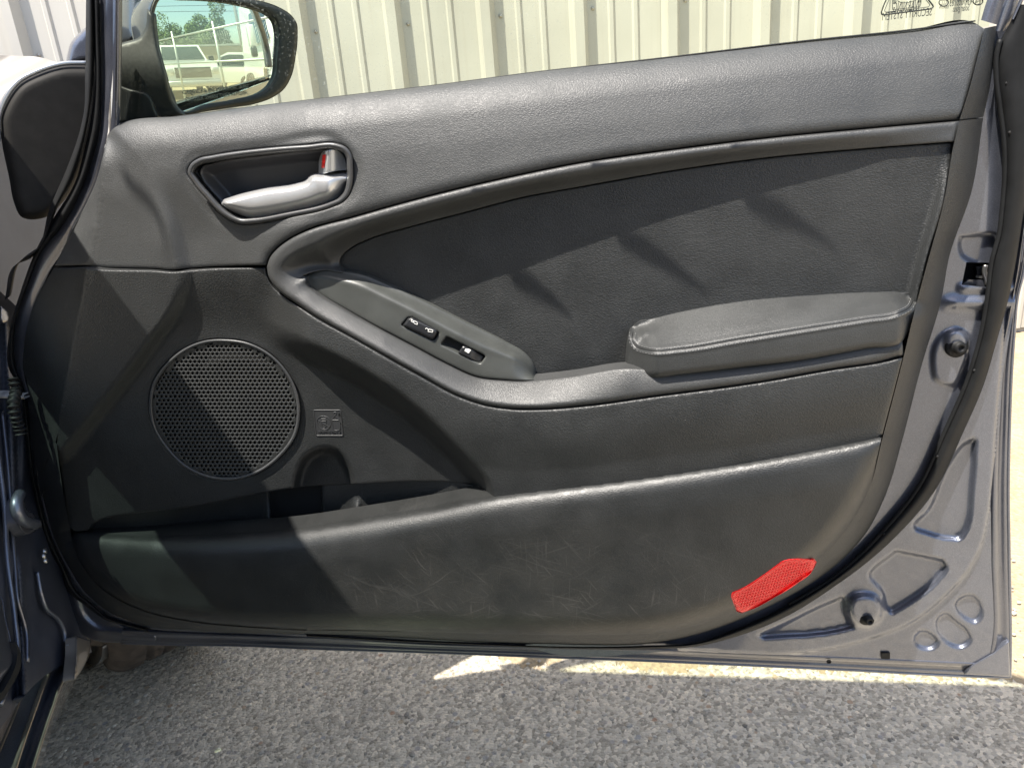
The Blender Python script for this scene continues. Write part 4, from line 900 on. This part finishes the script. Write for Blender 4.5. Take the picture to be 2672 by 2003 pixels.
# inner wing structure seen in the gap under the hinge
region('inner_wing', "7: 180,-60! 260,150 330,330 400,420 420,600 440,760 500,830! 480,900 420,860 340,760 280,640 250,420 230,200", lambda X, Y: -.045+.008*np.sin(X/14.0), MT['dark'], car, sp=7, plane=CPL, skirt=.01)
tube('pillar_flange', CPL.at(curve("7: 240,400 270,560 300,640 370,700 410,780 420,850", 6), -.028), .003, MT['paint'], car)
# sill: stepped surface lofted between rails at their real heights
def rail(q, z): return LEVEL(z).at(curve(q, 12), 0)
zs = [.345, .335, .325, .315, .318, .285]
R0_ = rail("K: 130,560 150,700 130,800 60,950 -20,1080 -160,1330 -400,1700", .405)
R1_ = rail("K: 230,700 235,800 200,960 130,1180 0,1495 -80,1700 -180,1950", .365)
R2_ = rail("K: 535,585 470,740 385,920 300,1150 215,1390 130,1655 40,1950", .355)
R2b = rail("K: 560,600 490,760 405,935 320,1160 235,1395 152,1655 62,1950", .348)
R2c = rail("K: 600,640 530,790 440,950 355,1170 270,1400 190,1655 100,1950", .330)
R3_ = rail("K: 650,665 600,800 550,890 450,1160 370,1400 290,1655 200,1950", .342)
R4_ = rail("K: 780,560 735,740 640,920 560,1090 470,1280 345,1655 255,1950", .275)
R5_ = [p+np.array([-.03, -.01, -.04]) for p in R4_]
MT['sill'] = paint('sill_paint', (.12, .13, .16), .25)
MT['sillout'] = paint('dusty_sill_side', (.16, .155, .15), .9, (.27, .24, .20))
loft('sill_inner', [R0_, R1_], MT['sill'], car, n=40)
loft('sill_step', [R1_, R2_], MT['sill'], car, n=40)
loft('sill_channel', [R2_, R2b, R2c, R3_], MT['sill'], car, n=40)
loft('sill_outer', [R3_, R4_, R5_], MT['sillout'], car, n=40)
tube('sill_bead', [p+np.array([0, 0, .001]) for p in R2_], .0030, MT['sillout'], car)
tube('sill_bead', [p+np.array([0, 0, .001]) for p in R1_], .0022, MT['sillout'], car)
tube('sill_bead', [p+np.array([0, 0, .001]) for p in R3_], .0018, MT['sillout'], car)
# wing rear corner + arch liner + tyre
region('wing_corner', "K: 650,520! 780,560! 775,640 745,740 640,900 650,660!", lambda X, Y: 0*X-.01, MT['sillout'], car, sp=7, plane=CPL, R=5, drop=.004, skirt=.012)
region('arch_liner', "K: 800,540! 985,560! 975,640 945,700 880,755 800,795 715,805 750,740 790,640", lambda X, Y: 0*X-.01, MT['liner'] if 'liner' in MT else MT['sillout'], car, sp=7, plane=Plane(H0-ac*.10+nc*.05, nc-ac*.6), R=10, drop=.01, skirt=.02)
ty = LEVEL(.0).at(np.array([[330., 1745.]]), 0)[0]
def tyre(c, ax, r=.315, w=.205):
    ax = Vector(ax).normalized(); prof = []
    for k in range(33):
        u = k/32; x = (u-.5)*w; e = abs(u-.5)*2; rr_ = r-.016*max(0, (e-.72)/.28)**2-.0*e
        g = .007 if any(abs(u-q) < .022 for q in (.28, .43, .57, .72)) else 0
        prof.append((rr_-g, x))
    prof = [(r-.11, -w*.42), (r-.05, -w*.52)]+prof+[(r-.05, w*.52), (r-.11, w*.42)]
    V, F = lathe(prof, c, ax, 120)
    n = len(prof); V = np.array(V)
    c0 = np.array(c)
    for k in range(120):
        for i in range(3, n-3):
            u = (i-2)/32
            if (k*2+int(abs(u-.5)*8)) % 5 == 0: p = V[k*n+i]; d = p-c0; d = d-np.array(ax)*(d@np.array(ax)); V[k*n+i] = p-d/np.linalg.norm(d)*.005
    return [tuple(v) for v in V], F
MT['tyre'] = plain('dusty_tyre', (.075, .06, .048), .9, noise=.35, nscale=40)
wc = np.array([ty[0]-.02, ty[1]+.11, .315]); ax_w = nc*.93+ac*.37*-1
V, F = tyre(tuple(wc), tuple(ax_w)); tr_ = mesh_obj('front_tyre', V, F, MT['tyre'], car)
V, F = lathe([(0, .05), (.05, .06), (.19, .03), (.205, .075), (.205, -.07)], tuple(wc), tuple(ax_w), 40); mesh_obj('wheel_rim', V, F, MT['steel'], car)
# dash end cap and quarter area in front of it
MT['capm'] = plain('cap_plastic', (.022, .021, .0195), .62, noise=.15, bump=.2, spec=.15)
capP = Plane(CP(.02, .93, -.03), (.62, -.78, .05))
region('dash_end_cap', "1: 5,860 0,760 40,650 120,540 250,470 400,425 560,420! 640,420! 660,700 520,1100 400,1300 300,1390 130,1385 90,1300 60,1150", lambda X, Y: .0*X, MT['capm'], car, sp=8, plane=capP, R=26, drop=.018, skirt=.05)
tube('cap_edge', capP.at(curve("1: -10,900 -12,760 30,640 115,525 245,455 400,410 550,405", 6), -.006), .0025, MT['satin_dark'], car)
MT['pale'] = plain('painted_wall_reflection', (.20, .18, .155), .5, noise=.06, nscale=6)  # matte pale tone stands in for the wall reflected in the bonnet
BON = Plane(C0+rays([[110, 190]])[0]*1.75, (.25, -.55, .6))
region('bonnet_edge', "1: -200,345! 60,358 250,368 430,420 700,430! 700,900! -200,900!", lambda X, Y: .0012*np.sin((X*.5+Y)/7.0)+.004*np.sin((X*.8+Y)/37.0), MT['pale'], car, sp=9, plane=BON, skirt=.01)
# ------------------------------------------------------------------ GROUND
ma, t, b, o_ = mat_new('asphalt'); L = t.links.new
tc = N(t, 'ShaderNodeTexCoord')
v1 = N(t, 'ShaderNodeTexVoronoi', i_Scale=170.0); L(tc.outputs['Object'], v1.inputs['Vector'])
v2 = N(t, 'ShaderNodeTexVoronoi', i_Scale=75.0); L(tc.outputs['Object'], v2.inputs['Vector'])
n1 = N(t, 'ShaderNodeTexNoise', i_Scale=5.0, i_Detail=5.0, i_Roughness=.6); L(tc.outputs['Object'], n1.inputs['Vector'])
n2 = N(t, 'ShaderNodeTexNoise', i_Scale=420.0, i_Detail=3.0); L(tc.outputs['Object'], n2.inputs['Vector'])
base = mixc(t, maprange(t, n1.outputs[0], .3, .7, 0, 1), (.46, .405, .31), (.60, .53, .405))
st = ramp(t, v1.outputs['Color'], [(0.0, (.06, .054, .043)), (.25, (.24, .215, .165)), (.55, (.52, .465, .37)), (.85, (.80, .70, .54)), (1.0, (.98, .86, .66))])
c = mixc(t, maprange(t, n2.outputs[0], .3, .7, .35, .9), base, st)
wn = N(t, 'ShaderNodeTexWhiteNoise'); L(v2.outputs['Position'], wn.inputs['Vector'])
sel = maprange(t, wn.outputs['Value'], .80, .84, 0, 1); near = maprange(t, v2.outputs['Distance'], .28, .42, 1, 0)
mu = N(t, 'ShaderNodeMath', operation='MULTIPLY'); L(sel, mu.inputs[0]); L(near, mu.inputs[1])
stc = ramp(t, wn.outputs['Color'], [(0, (.40, .33, .25)), (.5, (.32, .31, .29)), (.8, (.45, .36, .24)), (1, (.34, .19, .12))])
c = mixc(t, mu.outputs[0], c, stc)
L(c, b.inputs['Base Color']); b.inputs['Roughness'].default_value = .85
hh = N(t, 'ShaderNodeMath', operation='MULTIPLY_ADD'); L(v1.outputs['Distance'], hh.inputs[0]); hh.inputs[1].default_value = -1.0; L(n2.outputs[0], hh.inputs[2])
bp = N(t, 'ShaderNodeBump'); bp.inputs['Strength'].default_value = .8; bp.inputs['Distance'].default_value = .003; L(hh.outputs[0], bp.inputs['Height']); L(bp.outputs[0], b.inputs['Normal'])
ms, t, b, o_ = mat_new('sandy_gravel'); L = t.links.new; tc = N(t, 'ShaderNodeTexCoord')
n1 = N(t, 'ShaderNodeTexNoise', i_Scale=7.0, i_Detail=8.0, i_Roughness=.7); L(tc.outputs['Object'], n1.inputs['Vector'])
v1 = N(t, 'ShaderNodeTexVoronoi', i_Scale=120.0); L(tc.outputs['Object'], v1.inputs['Vector'])
c = mixc(t, maprange(t, n1.outputs[0], .35, .65, 0, 1), (.32, .245, .14), (.40, .325, .215)); c = mixc(t, .35, c, ramp(t, v1.outputs['Color'], [(0, (.18, .14, .09)), (1, (.52, .43, .29))]))
L(c, b.inputs['Base Color']); b.inputs['Roughness'].default_value = .95
bp = N(t, 'ShaderNodeBump'); bp.inputs['Distance'].default_value = .004; L(v1.outputs['Distance'], bp.inputs['Height']); L(bp.outputs[0], b.inputs['Normal'])
def structure(o): o['kind'] = 'structure'; return o
g = structure(mesh_obj('ground', [(-400, -400, 0), (400, -400, 0), (400, 400, 0), (-400, 400, 0)], [(0, 1, 2, 3)], ms, None, smooth=False))
# asphalt apron: ragged edge behind the door
ec = LEVEL(.004).at(curve("N: 1230,1600 1290,1690 1310,1718 1330,1732 1420,1736 1470,1718 1500,1695 1560,1690 1600,1725 1660,1745 1760,1752 1830,1735 1950,1726 2050,1738 2150,1752 2260,1748 2400,1764 2540,1770 2672,1782", 3), 0)
rs = np.random.RandomState(5); ed = [(-3.0, .8)]+[(p[0]+rs.uniform(-.004, .004), p[1]+rs.uniform(-.009, .009)) for p in ec]+[(3.0, .36), (9, .5)]
mono = [ed[0]]
for p in ed[1:]:
    if p[0] > mono[-1][0]+.002: mono.append(p)
V = [(x, y, .004) for x, y in mono]+[(x, -9, .004) for x, y in mono]; n = len(mono)
structure(mesh_obj('asphalt', V, [(i, i+n, i+n+1, i+1) for i in range(n-1)], ma, None, smooth=False))
# loose stones on the asphalt
pts = []; rs = np.random.RandomState(3); V = []; F = []
ico = bmesh.new(); bmesh.ops.create_icosphere(ico, subdivisions=1, radius=1); iv = [v.co.copy() for v in ico.verts]; ico.verts.ensure_lookup_table(); iff = [tuple(v.index for v in f.verts) for f in ico.faces]; ico.free()
for k in range(2600):
    x = rs.uniform(-1.2, 1.3); y = rs.uniform(-.1, .75); s = rs.uniform(.0012, .0042)*(1.5 if rs.rand() < .08 else 1); a = rs.uniform(0, 6.28); j = len(V)
    for v in iv:
        q = Vector((v.x*s*rs.uniform(.9, 1.5), v.y*s, v.z*s*.6)); q.rotate(Matrix.Rotation(a, 3, 'Z')); V.append((q.x+x, q.y+y, q.z+.0045))
    F += [tuple(i+j for i in f) for f in iff]
MT['stone'] = plain('loose_stone', (.42, .38, .31), .8, noise=.6, nscale=15)
o = mesh_obj('loose_gravel', V, F, MT['stone'], None, smooth=False, kind='stuff'); o['label'] = 'tiny pale loose stones scattered over the grey asphalt'; o['category'] = 'gravel'
# ------------------------------------------------------------------ CORRUGATED METAL WALL
fw = np.array([CF[0], CF[1], 0]); fw /= np.linalg.norm(fw); rt = np.array([fw[1], -fw[0], 0])
WO = np.array([C0[0], C0[1], 0])+fw*2.79
mw, t, b, o_ = mat_new('white_wall_metal'); L = t.links.new; tc = N(t, 'ShaderNodeTexCoord')
n1 = N(t, 'ShaderNodeTexNoise', i_Scale=3.0, i_Detail=6.0); L(tc.outputs['Object'], n1.inputs['Vector'])
mp = N(t, 'ShaderNodeMapping'); mp.inputs['Scale'].default_value = (60, 60, 2.0); L(tc.outputs['Object'], mp.inputs[0]); n2 = N(t, 'ShaderNodeTexNoise', i_Scale=1.0, i_Detail=4.0); L(mp.outputs[0], n2.inputs['Vector'])
c = mixc(t, maprange(t, n1.outputs[0], .3, .7, 0, 1), (.495, .47, .415), (.57, .545, .49)); c = mixc(t, maprange(t, n2.outputs[0], .58, .8, 0, .35), c, (.45, .40, .33))
L(c, b.inputs['Base Color']); b.inputs['Roughness'].default_value = .55
n3 = N(t, 'ShaderNodeTexNoise', i_Scale=2.2, i_Detail=2.0); L(tc.outputs['Object'], n3.inputs['Vector']); bp = N(t, 'ShaderNodeBump'); bp.inputs['Distance'].default_value = .02; bp.inputs['Strength'].default_value = .5; L(n3.outputs[0], bp.inputs['Height']); L(bp.outputs[0], b.inputs['Normal'])
wall = thing('metal_wall', 'off-white corrugated metal wall with tall upright ribs behind the door', 'wall', tuple(WO))
PH = (1113-IW/2)/FPX*2.62              # a main rib seen at this offset
per = .3048
prof_ = [(0, 0), (.016, .034), (.046, .034), (.062, 0), (.128, 0), (.134, .006), (.146, .006), (.152, 0), (.208, 0), (.214, .006), (.226, .006), (.232, 0)]
def wp(u, d, z): return WO+rt*u-fw*d+np.array([0, 0, z])
k = 0
for i in range(-5, 6):
    V = []; F = []; pts = []
    for j in range(3):
        for (u, d) in prof_: pts.append((PH-.03+(i*3+j)*per+u, d))
    pts.append((PH-.03+(i*3+3)*per+.001, .0)); zz = [.02, 1.0, 1.8, 2.9]
    for z in zz:
        for (u, d) in pts: V.append(wp(u, d+.0015*math.sin(u*9+z*5)+.003*(i % 2), z))
    n = len(pts)
    for r in range(len(zz)-1):
        for q in range(n-1): F.append((r*n+q, r*n+q+1, (r+1)*n+q+1, (r+1)*n+q))
    mesh_obj('wall_sheet', V, F, mw, wall, smooth=False)
scr = []
for i in range(-30, 34):
    for z in (.35, .97, 1.25, 2.35):
        u = PH+i*per+.05; scr.append( lathe([(.006, 0), (.006, .003), (0, .005)], tuple(wp(u, .003, z)), tuple(-fw), 6))
V, F = join(scr); o = mesh_obj('screws', V, F, MT['steel'], wall); o['kind'] = 'stuff'
V, F = boxm(tuple(wp(0, -.06, .06)), (10, .1, .12), Matrix.Rotation(math.atan2(rt[1], rt[0]), 3, 'Z')); mesh_obj('footing', V, F, plain('concrete', (.35, .33, .30), .9, noise=.15), wall, smooth=False)
# ------------------------------------------------------------------ YARD SEEN IN THE MIRROR
def yp(az, d, z=0.0): a = math.radians(az); return Vector((gc[0]+math.cos(a)*d, gc[1]+math.sin(a)*d, z))
MT['whitecar'] = plain('white_car_paint', (.72, .73, .72), .3, coat=.8, noise=.02)
MT['carglass'] = plain('car_window', (.03, .045, .05), .08, noise=.1)
MT['leaf'] = plain('foliage', (.12, .17, .05), .8, noise=.5, nscale=3)
MT['bark'] = plain('bark', (.10, .08, .06), .9, noise=.3)
MT['galv'] = plain('galvanised', (.42, .43, .42), .45, metal=.7, noise=.15)
def vehicle(name, label, cat, pos, yaw, L_, W_, H_, prof, win, mats, wheels, rw=.36):
    """side profile extruded with tapered upper body, plus glass, wheels and lamps"""
    root = thing(name, label, cat, tuple(pos)); R = Matrix.Rotation(yaw, 3, 'Z')
    def T(x, y, z): v = R@Vector((x, y, z))+Vector(pos); return tuple(v)
    n = len(prof); V = []; F = []
    for (yy, inset) in ((-1, 1), (-.96, 0), (.96, 0), (1, 1)):
        for (x, z) in prof:
            tap = 1-.16*max(0, (z-.58*H_)/(H_*.42)); V.append(T(x*(1 if not inset else .995), yy*W_/2*tap, z if not inset else .02*H_+z*.975))
    order = [1, 0, 3, 2]
    rows = [V[0:n], V[n:2*n], V[2*n:3*n], V[3*n:4*n]]
    VV = rows[0]+rows[1]+rows[2]+rows[3]
    for r in range(3):
        for i in range(n): j = (i+1) % n; F.append((r*n+i, r*n+j, (r+1)*n+j, (r+1)*n+i))
    F.append(tuple(range(n))[::-1]); F.append(tuple(3*n+i for i in range(n)))
    mesh_obj('body', VV, F, mats[0], root, smooth=False)
    for wname, pl in win:
        if wname == 'side':
            for sgn in (-1, 1):
                q = []
                for (x, z) in pl:
                    tap = 1-.16*max(0, (z-.58*H_)/(H_*.42)); q.append(T(x, sgn*(W_/2*tap+.012), z))
                mesh_obj('side_window', q, [tuple(range(len(q)))], mats[1], root, smooth=False)
        else:
            (x0, z0), (x1, z1) = pl; w0, w1 = W_*.44, W_*.38; ex = .015 if wname == 'front' else -.015
            mesh_obj('windscreen' if wname == 'front' else 'rear_window', [T(x0+ex, -w0, z0), T(x0+ex, w0, z0), T(x1+ex, w1, z1), T(x1+ex, -w1, z1)], [(0, 1, 2, 3)], mats[1], root, smooth=False)
    for x in wheels:
        for sgn in (-1, 1):
            c = T(x, sgn*(W_/2-.08), rw); ax = R@Vector((0, sgn, 0))
            V, F = lathe([(0, .13), (rw*.6, .12), (rw*.62, .14), (rw*.95, .13), (rw, .08), (rw, -.1), (0, -.1)], c, ax, 24); wh = mesh_obj('wheel', V, F, MT['rubber'], root)
            V, F = lathe([(0, .14), (rw*.2, .15), (rw*.58, .135), (rw*.6, .12)], c, ax, 10); mesh_obj('rim', V, F, MT['satin'], wh)
    return root, T
suvp = [(-2.0, .35), (-2.05, .8), (-1.95, 1.15), (-1.6, 1.5), (-1.2, 1.62), (-.2, 1.64), (.35, 1.5), (.95, 1.12), (1.75, 1.0), (2.0, .8), (2.05, .35)]
p = yp(-17.3, 16.5); vehicle('small_suv', 'white compact hatchback parked beyond the fence, seen side-on in the mirror', 'car', p, math.radians(-17.3+90+14), 4.1, 1.75, 1.64, [(-x*.68, z) for x, z in suvp][::-1],
        [('side', [(1.2, 1.05), (1.12, 1.35), (.8, 1.52), (.15, 1.54), (-.2, 1.45), (-.55, 1.08)])], (MT['whitecar'], MT['carglass']), (-.9, .88), .33)
trp = [(-2.7, .5), (-2.7, 1.15), (-.9, 1.15), (-.85, 1.85), (.3, 1.9), (.95, 1.32), (2.45, 1.2), (2.6, .9), (2.6, .45)]
p = yp(-25.6, 14.6); pk, T = vehicle('pickup_truck', 'white pickup truck facing the fence, left of the hatchback in the mirror', 'truck', p, math.radians(-25.6+180-8), 5.3, 1.95, 1.9, trp,
        [('side', [(-.75, 1.22), (-.7, 1.7), (.25, 1.74), (.75, 1.3)]), ('front', [(.95, 1.34), (.36, 1.84)])], (MT['whitecar'], MT['carglass']), (-1.7, 1.65), .4)
V, F = join([boxm(T(2.62, 0, .88), (.06, 1.3, .34), Matrix.Rotation(math.radians(-25.6+172), 3, 'Z'), .02)]); mesh_obj('grille', V, F, MT['darkplastic'], pk)
V, F = join([boxm(T(2.68, 0, .52), (.16, 1.9, .2), Matrix.Rotation(math.radians(-25.6+172), 3, 'Z'), .04)]); mesh_obj('bumper', V, F, MT['satin'], pk)
for sg in (-1, 1):
    V, F = boxm(T(2.6, sg*.82, .92), (.1, .26, .22), Matrix.Rotation(math.radians(-25.6+172), 3, 'Z'), .03); mesh_obj('headlight', V, F, MT['glasslamp'] if 'glasslamp' in MT else MT['satin'], pk)
    V, F = boxm(T(.8, sg*1.16, 1.32), (.14, .22, .28), Matrix.Rotation(math.radians(-25.6+172), 3, 'Z'), .04); mesh_obj('door_mirror', V, F, MT['darkplastic'], pk)
# big white truck at the right edge of the mirror
p = yp(-4.6, 7.4); bt, T = vehicle('cargo_truck', 'white lorry cab with square mirror at the right edge of the mirror view', 'truck', p, math.radians(-4.6+180-24), 3.4, 2.0, 2.3, [(-1.7, .5), (-1.7, 2.4), (.6, 2.4), (1.2, 1.5), (1.6, 1.3), (1.65, .5)], [('side', [(-.6, 1.45), (-.6, 2.1), (.5, 2.1), (.9, 1.5)]), ('front', [(1.2, 1.52), (.66, 2.3)])], (MT['whitecar'], MT['carglass']), (-1, 1.05), .45)
q = yp(-12.6, 5.6, 1.5); V, F = boxm(tuple(q), (.12, .26, .34), Matrix.Rotation(math.radians(70), 3, 'Z'), .03); mesh_obj('tow_mirror', V, F, MT['whitecar'], bt)
q = yp(-12.6, 5.55, 1.26); V, F = boxm(tuple(q), (.1, .22, .16), Matrix.Rotation(math.radians(70), 3, 'Z'), .03); mesh_obj('mirror_back', V, F, MT['darkplastic'], bt)
# chain-link fence
A0 = yp(-34, 13.5); A1 = yp(-7.0, 5.6)
fence = thing('chain_link_fence', 'galvanised chain-link fence with top rail between the yard and the cars', 'fence', tuple((A0+A1)/2*1.0)); dv = (A1-A0); LN = dv.length; du = dv.normalized()
for k in range(5):
    b0 = A0+du*LN*k/4.0; tube('post', [b0, b0+Vector((0, 0, 1.95))], .030, MT['galv'], fence, 8)
for z in (1.8, 1.15): tube('rail', [A0+Vector((0, 0, z)), A1+Vector((0, 0, z))], .021, MT['galv'], fence, 8)
parts = []
for k in range(int(LN/.075)*2):
    s = k*.075-1.8
    for sg in (1, -1):
        a_ = s if sg > 0 else s+1.75; b_ = s+1.75 if sg > 0 else s
        lo, hi = (a_, b_); z0, z1 = 0.03, 1.78
        if max(a_, b_) > LN or min(a_, b_) < 0: continue
        parts.append(tube_mesh([A0+du*a_+Vector((0, 0, z0)), A0+du*b_+Vector((0, 0, z1))], .0022, 3))
V, F = join(parts); o = mesh_obj('wire_mesh', V, F, MT['galv'], fence); o['kind'] = 'stuff'
# low beige building
bd = thing('low_building', 'low beige building wall behind the parked cars', 'building', tuple(yp(-15, 34))); R = Matrix.Rotation(math.radians(-15), 3, 'Z')
V, F = boxm(tuple(yp(-14, 34, 1.35)), (6, 9.5, 2.7), R); mesh_obj('wall', V, F, plain('beige_wall', (.34, .30, .24), .9, noise=.1), bd, smooth=False)
V, F = boxm(tuple(yp(-14, 34, 2.8)), (6.3, 9.8, .15), R); mesh_obj('roof', V, F, MT['galv'], bd, smooth=False)
# trees
def tree(az, d, h, w_, label, seed):
    rs = np.random.RandomState(seed); b0 = yp(az, d); root = thing('tree', label, 'tree', tuple(b0), 'trees behind the yard')
    parts = [tube_mesh([b0, b0+Vector((.1, 0, h*.35)), b0+Vector((0, .1, h*.7))], np.array([.22, .16, .06]), 8)]
    for k in range(7):
        a = k*2.4; s = b0+Vector((0, 0, h*(.3+.05*k))); parts.append(tube_mesh([s, s+Vector((math.cos(a)*w_*.3, math.sin(a)*w_*.3, h*.22))], np.array([.07, .02]), 6))
    V, F = join(parts); mesh_obj('trunk', V, F, MT['bark'], root)
    cl = [(b0+Vector((rs.uniform(-.5, .5)*w_, rs.uniform(-.5, .5)*w_, h*rs.uniform(.35, .95))), rs.uniform(.12, .26)*w_) for _ in range(18)]
    V = []; F = []
    for c, r in cl:
        for _ in range(420):
            q = Vector(rs.normal(size=3)); q.normalize(); q = c+q*r*rs.uniform(.6, 1.05); a = Vector(rs.normal(size=3)).normalized()*.13; b_ = Vector(rs.normal(size=3)).normalized()*.09; j = len(V)
            V += [tuple(q-a), tuple(q+b_), tuple(q+a), tuple(q-b_)]; F.append((j, j+1, j+2, j+3))
    mesh_obj('crown', V, F, MT['leaf'], root, smooth=False)
tree(-27.5, 42, 6.0, 6.0, 'wide sparse tree at the left of the mirror view', 1); tree(-24, 44, 6.4, 5.5, 'rounded tree standing behind the pickup truck', 2); tree(-20.3, 40, 7.6, 4.6, 'tallest bushy green tree, right of the others in the mirror', 3)
# utility pole and wires
pl = thing('utility_pole', 'grey utility pole carrying overhead wires behind the yard', 'pole', tuple(yp(-14.8, 20)))
tube('pole', [yp(-14.8, 20), yp(-14.8, 20, 7.5)], np.array([.11, .08]), MT['galv'], pl, 10)
for z, dz in ((4.6, 0), (4.2, 0), (3.9, 0), (5.2, .4)):
    tube('wire', [yp(-40, 26, z+.9), yp(-28, 21, z+.2), yp(-14.8, 20, z), yp(-4, 24, z+.4)], .012, MT['rubber'], pl, 5)

# made-up rods out of view, added to cast the curved shadow bands
caster = thing('shadow_caster', 'unseen rods added above the car to throw curved shadows on the trim', 'shadow caster', (-.6, -.7, 2.2))
for q, h, tt in (("D: 1105,592 1150,616 1195,648 1235,684", .032, .55), ("D: 1335,506 1400,543 1470,592 1530,640", .033, .55), ("D: 1612,430 1680,463 1750,506 1810,550", .035, .55), ("1: 640,900 720,1020 860,1160 970,1330 1040,1520 1060,1680", .045, 1.1),):
    c = curve(q, 20); P = DOOR.at(c, h)+SUN*tt; n = len(P)
    tube('shadow_rod', P, np.interp(np.arange(n)/(n-1.0), [0, .3, 1], [.0035, .0046, .0008]), MT['bark'], caster, 8)
tube('caster_bar', [(-1.6, -1.5, 2.0), (-1.2, -1.1, 2.25), (-.7, -.8, 2.35), (0, -.75, 2.45)], np.array([.03, .025, .02, .012]), MT['bark'], caster, 8)
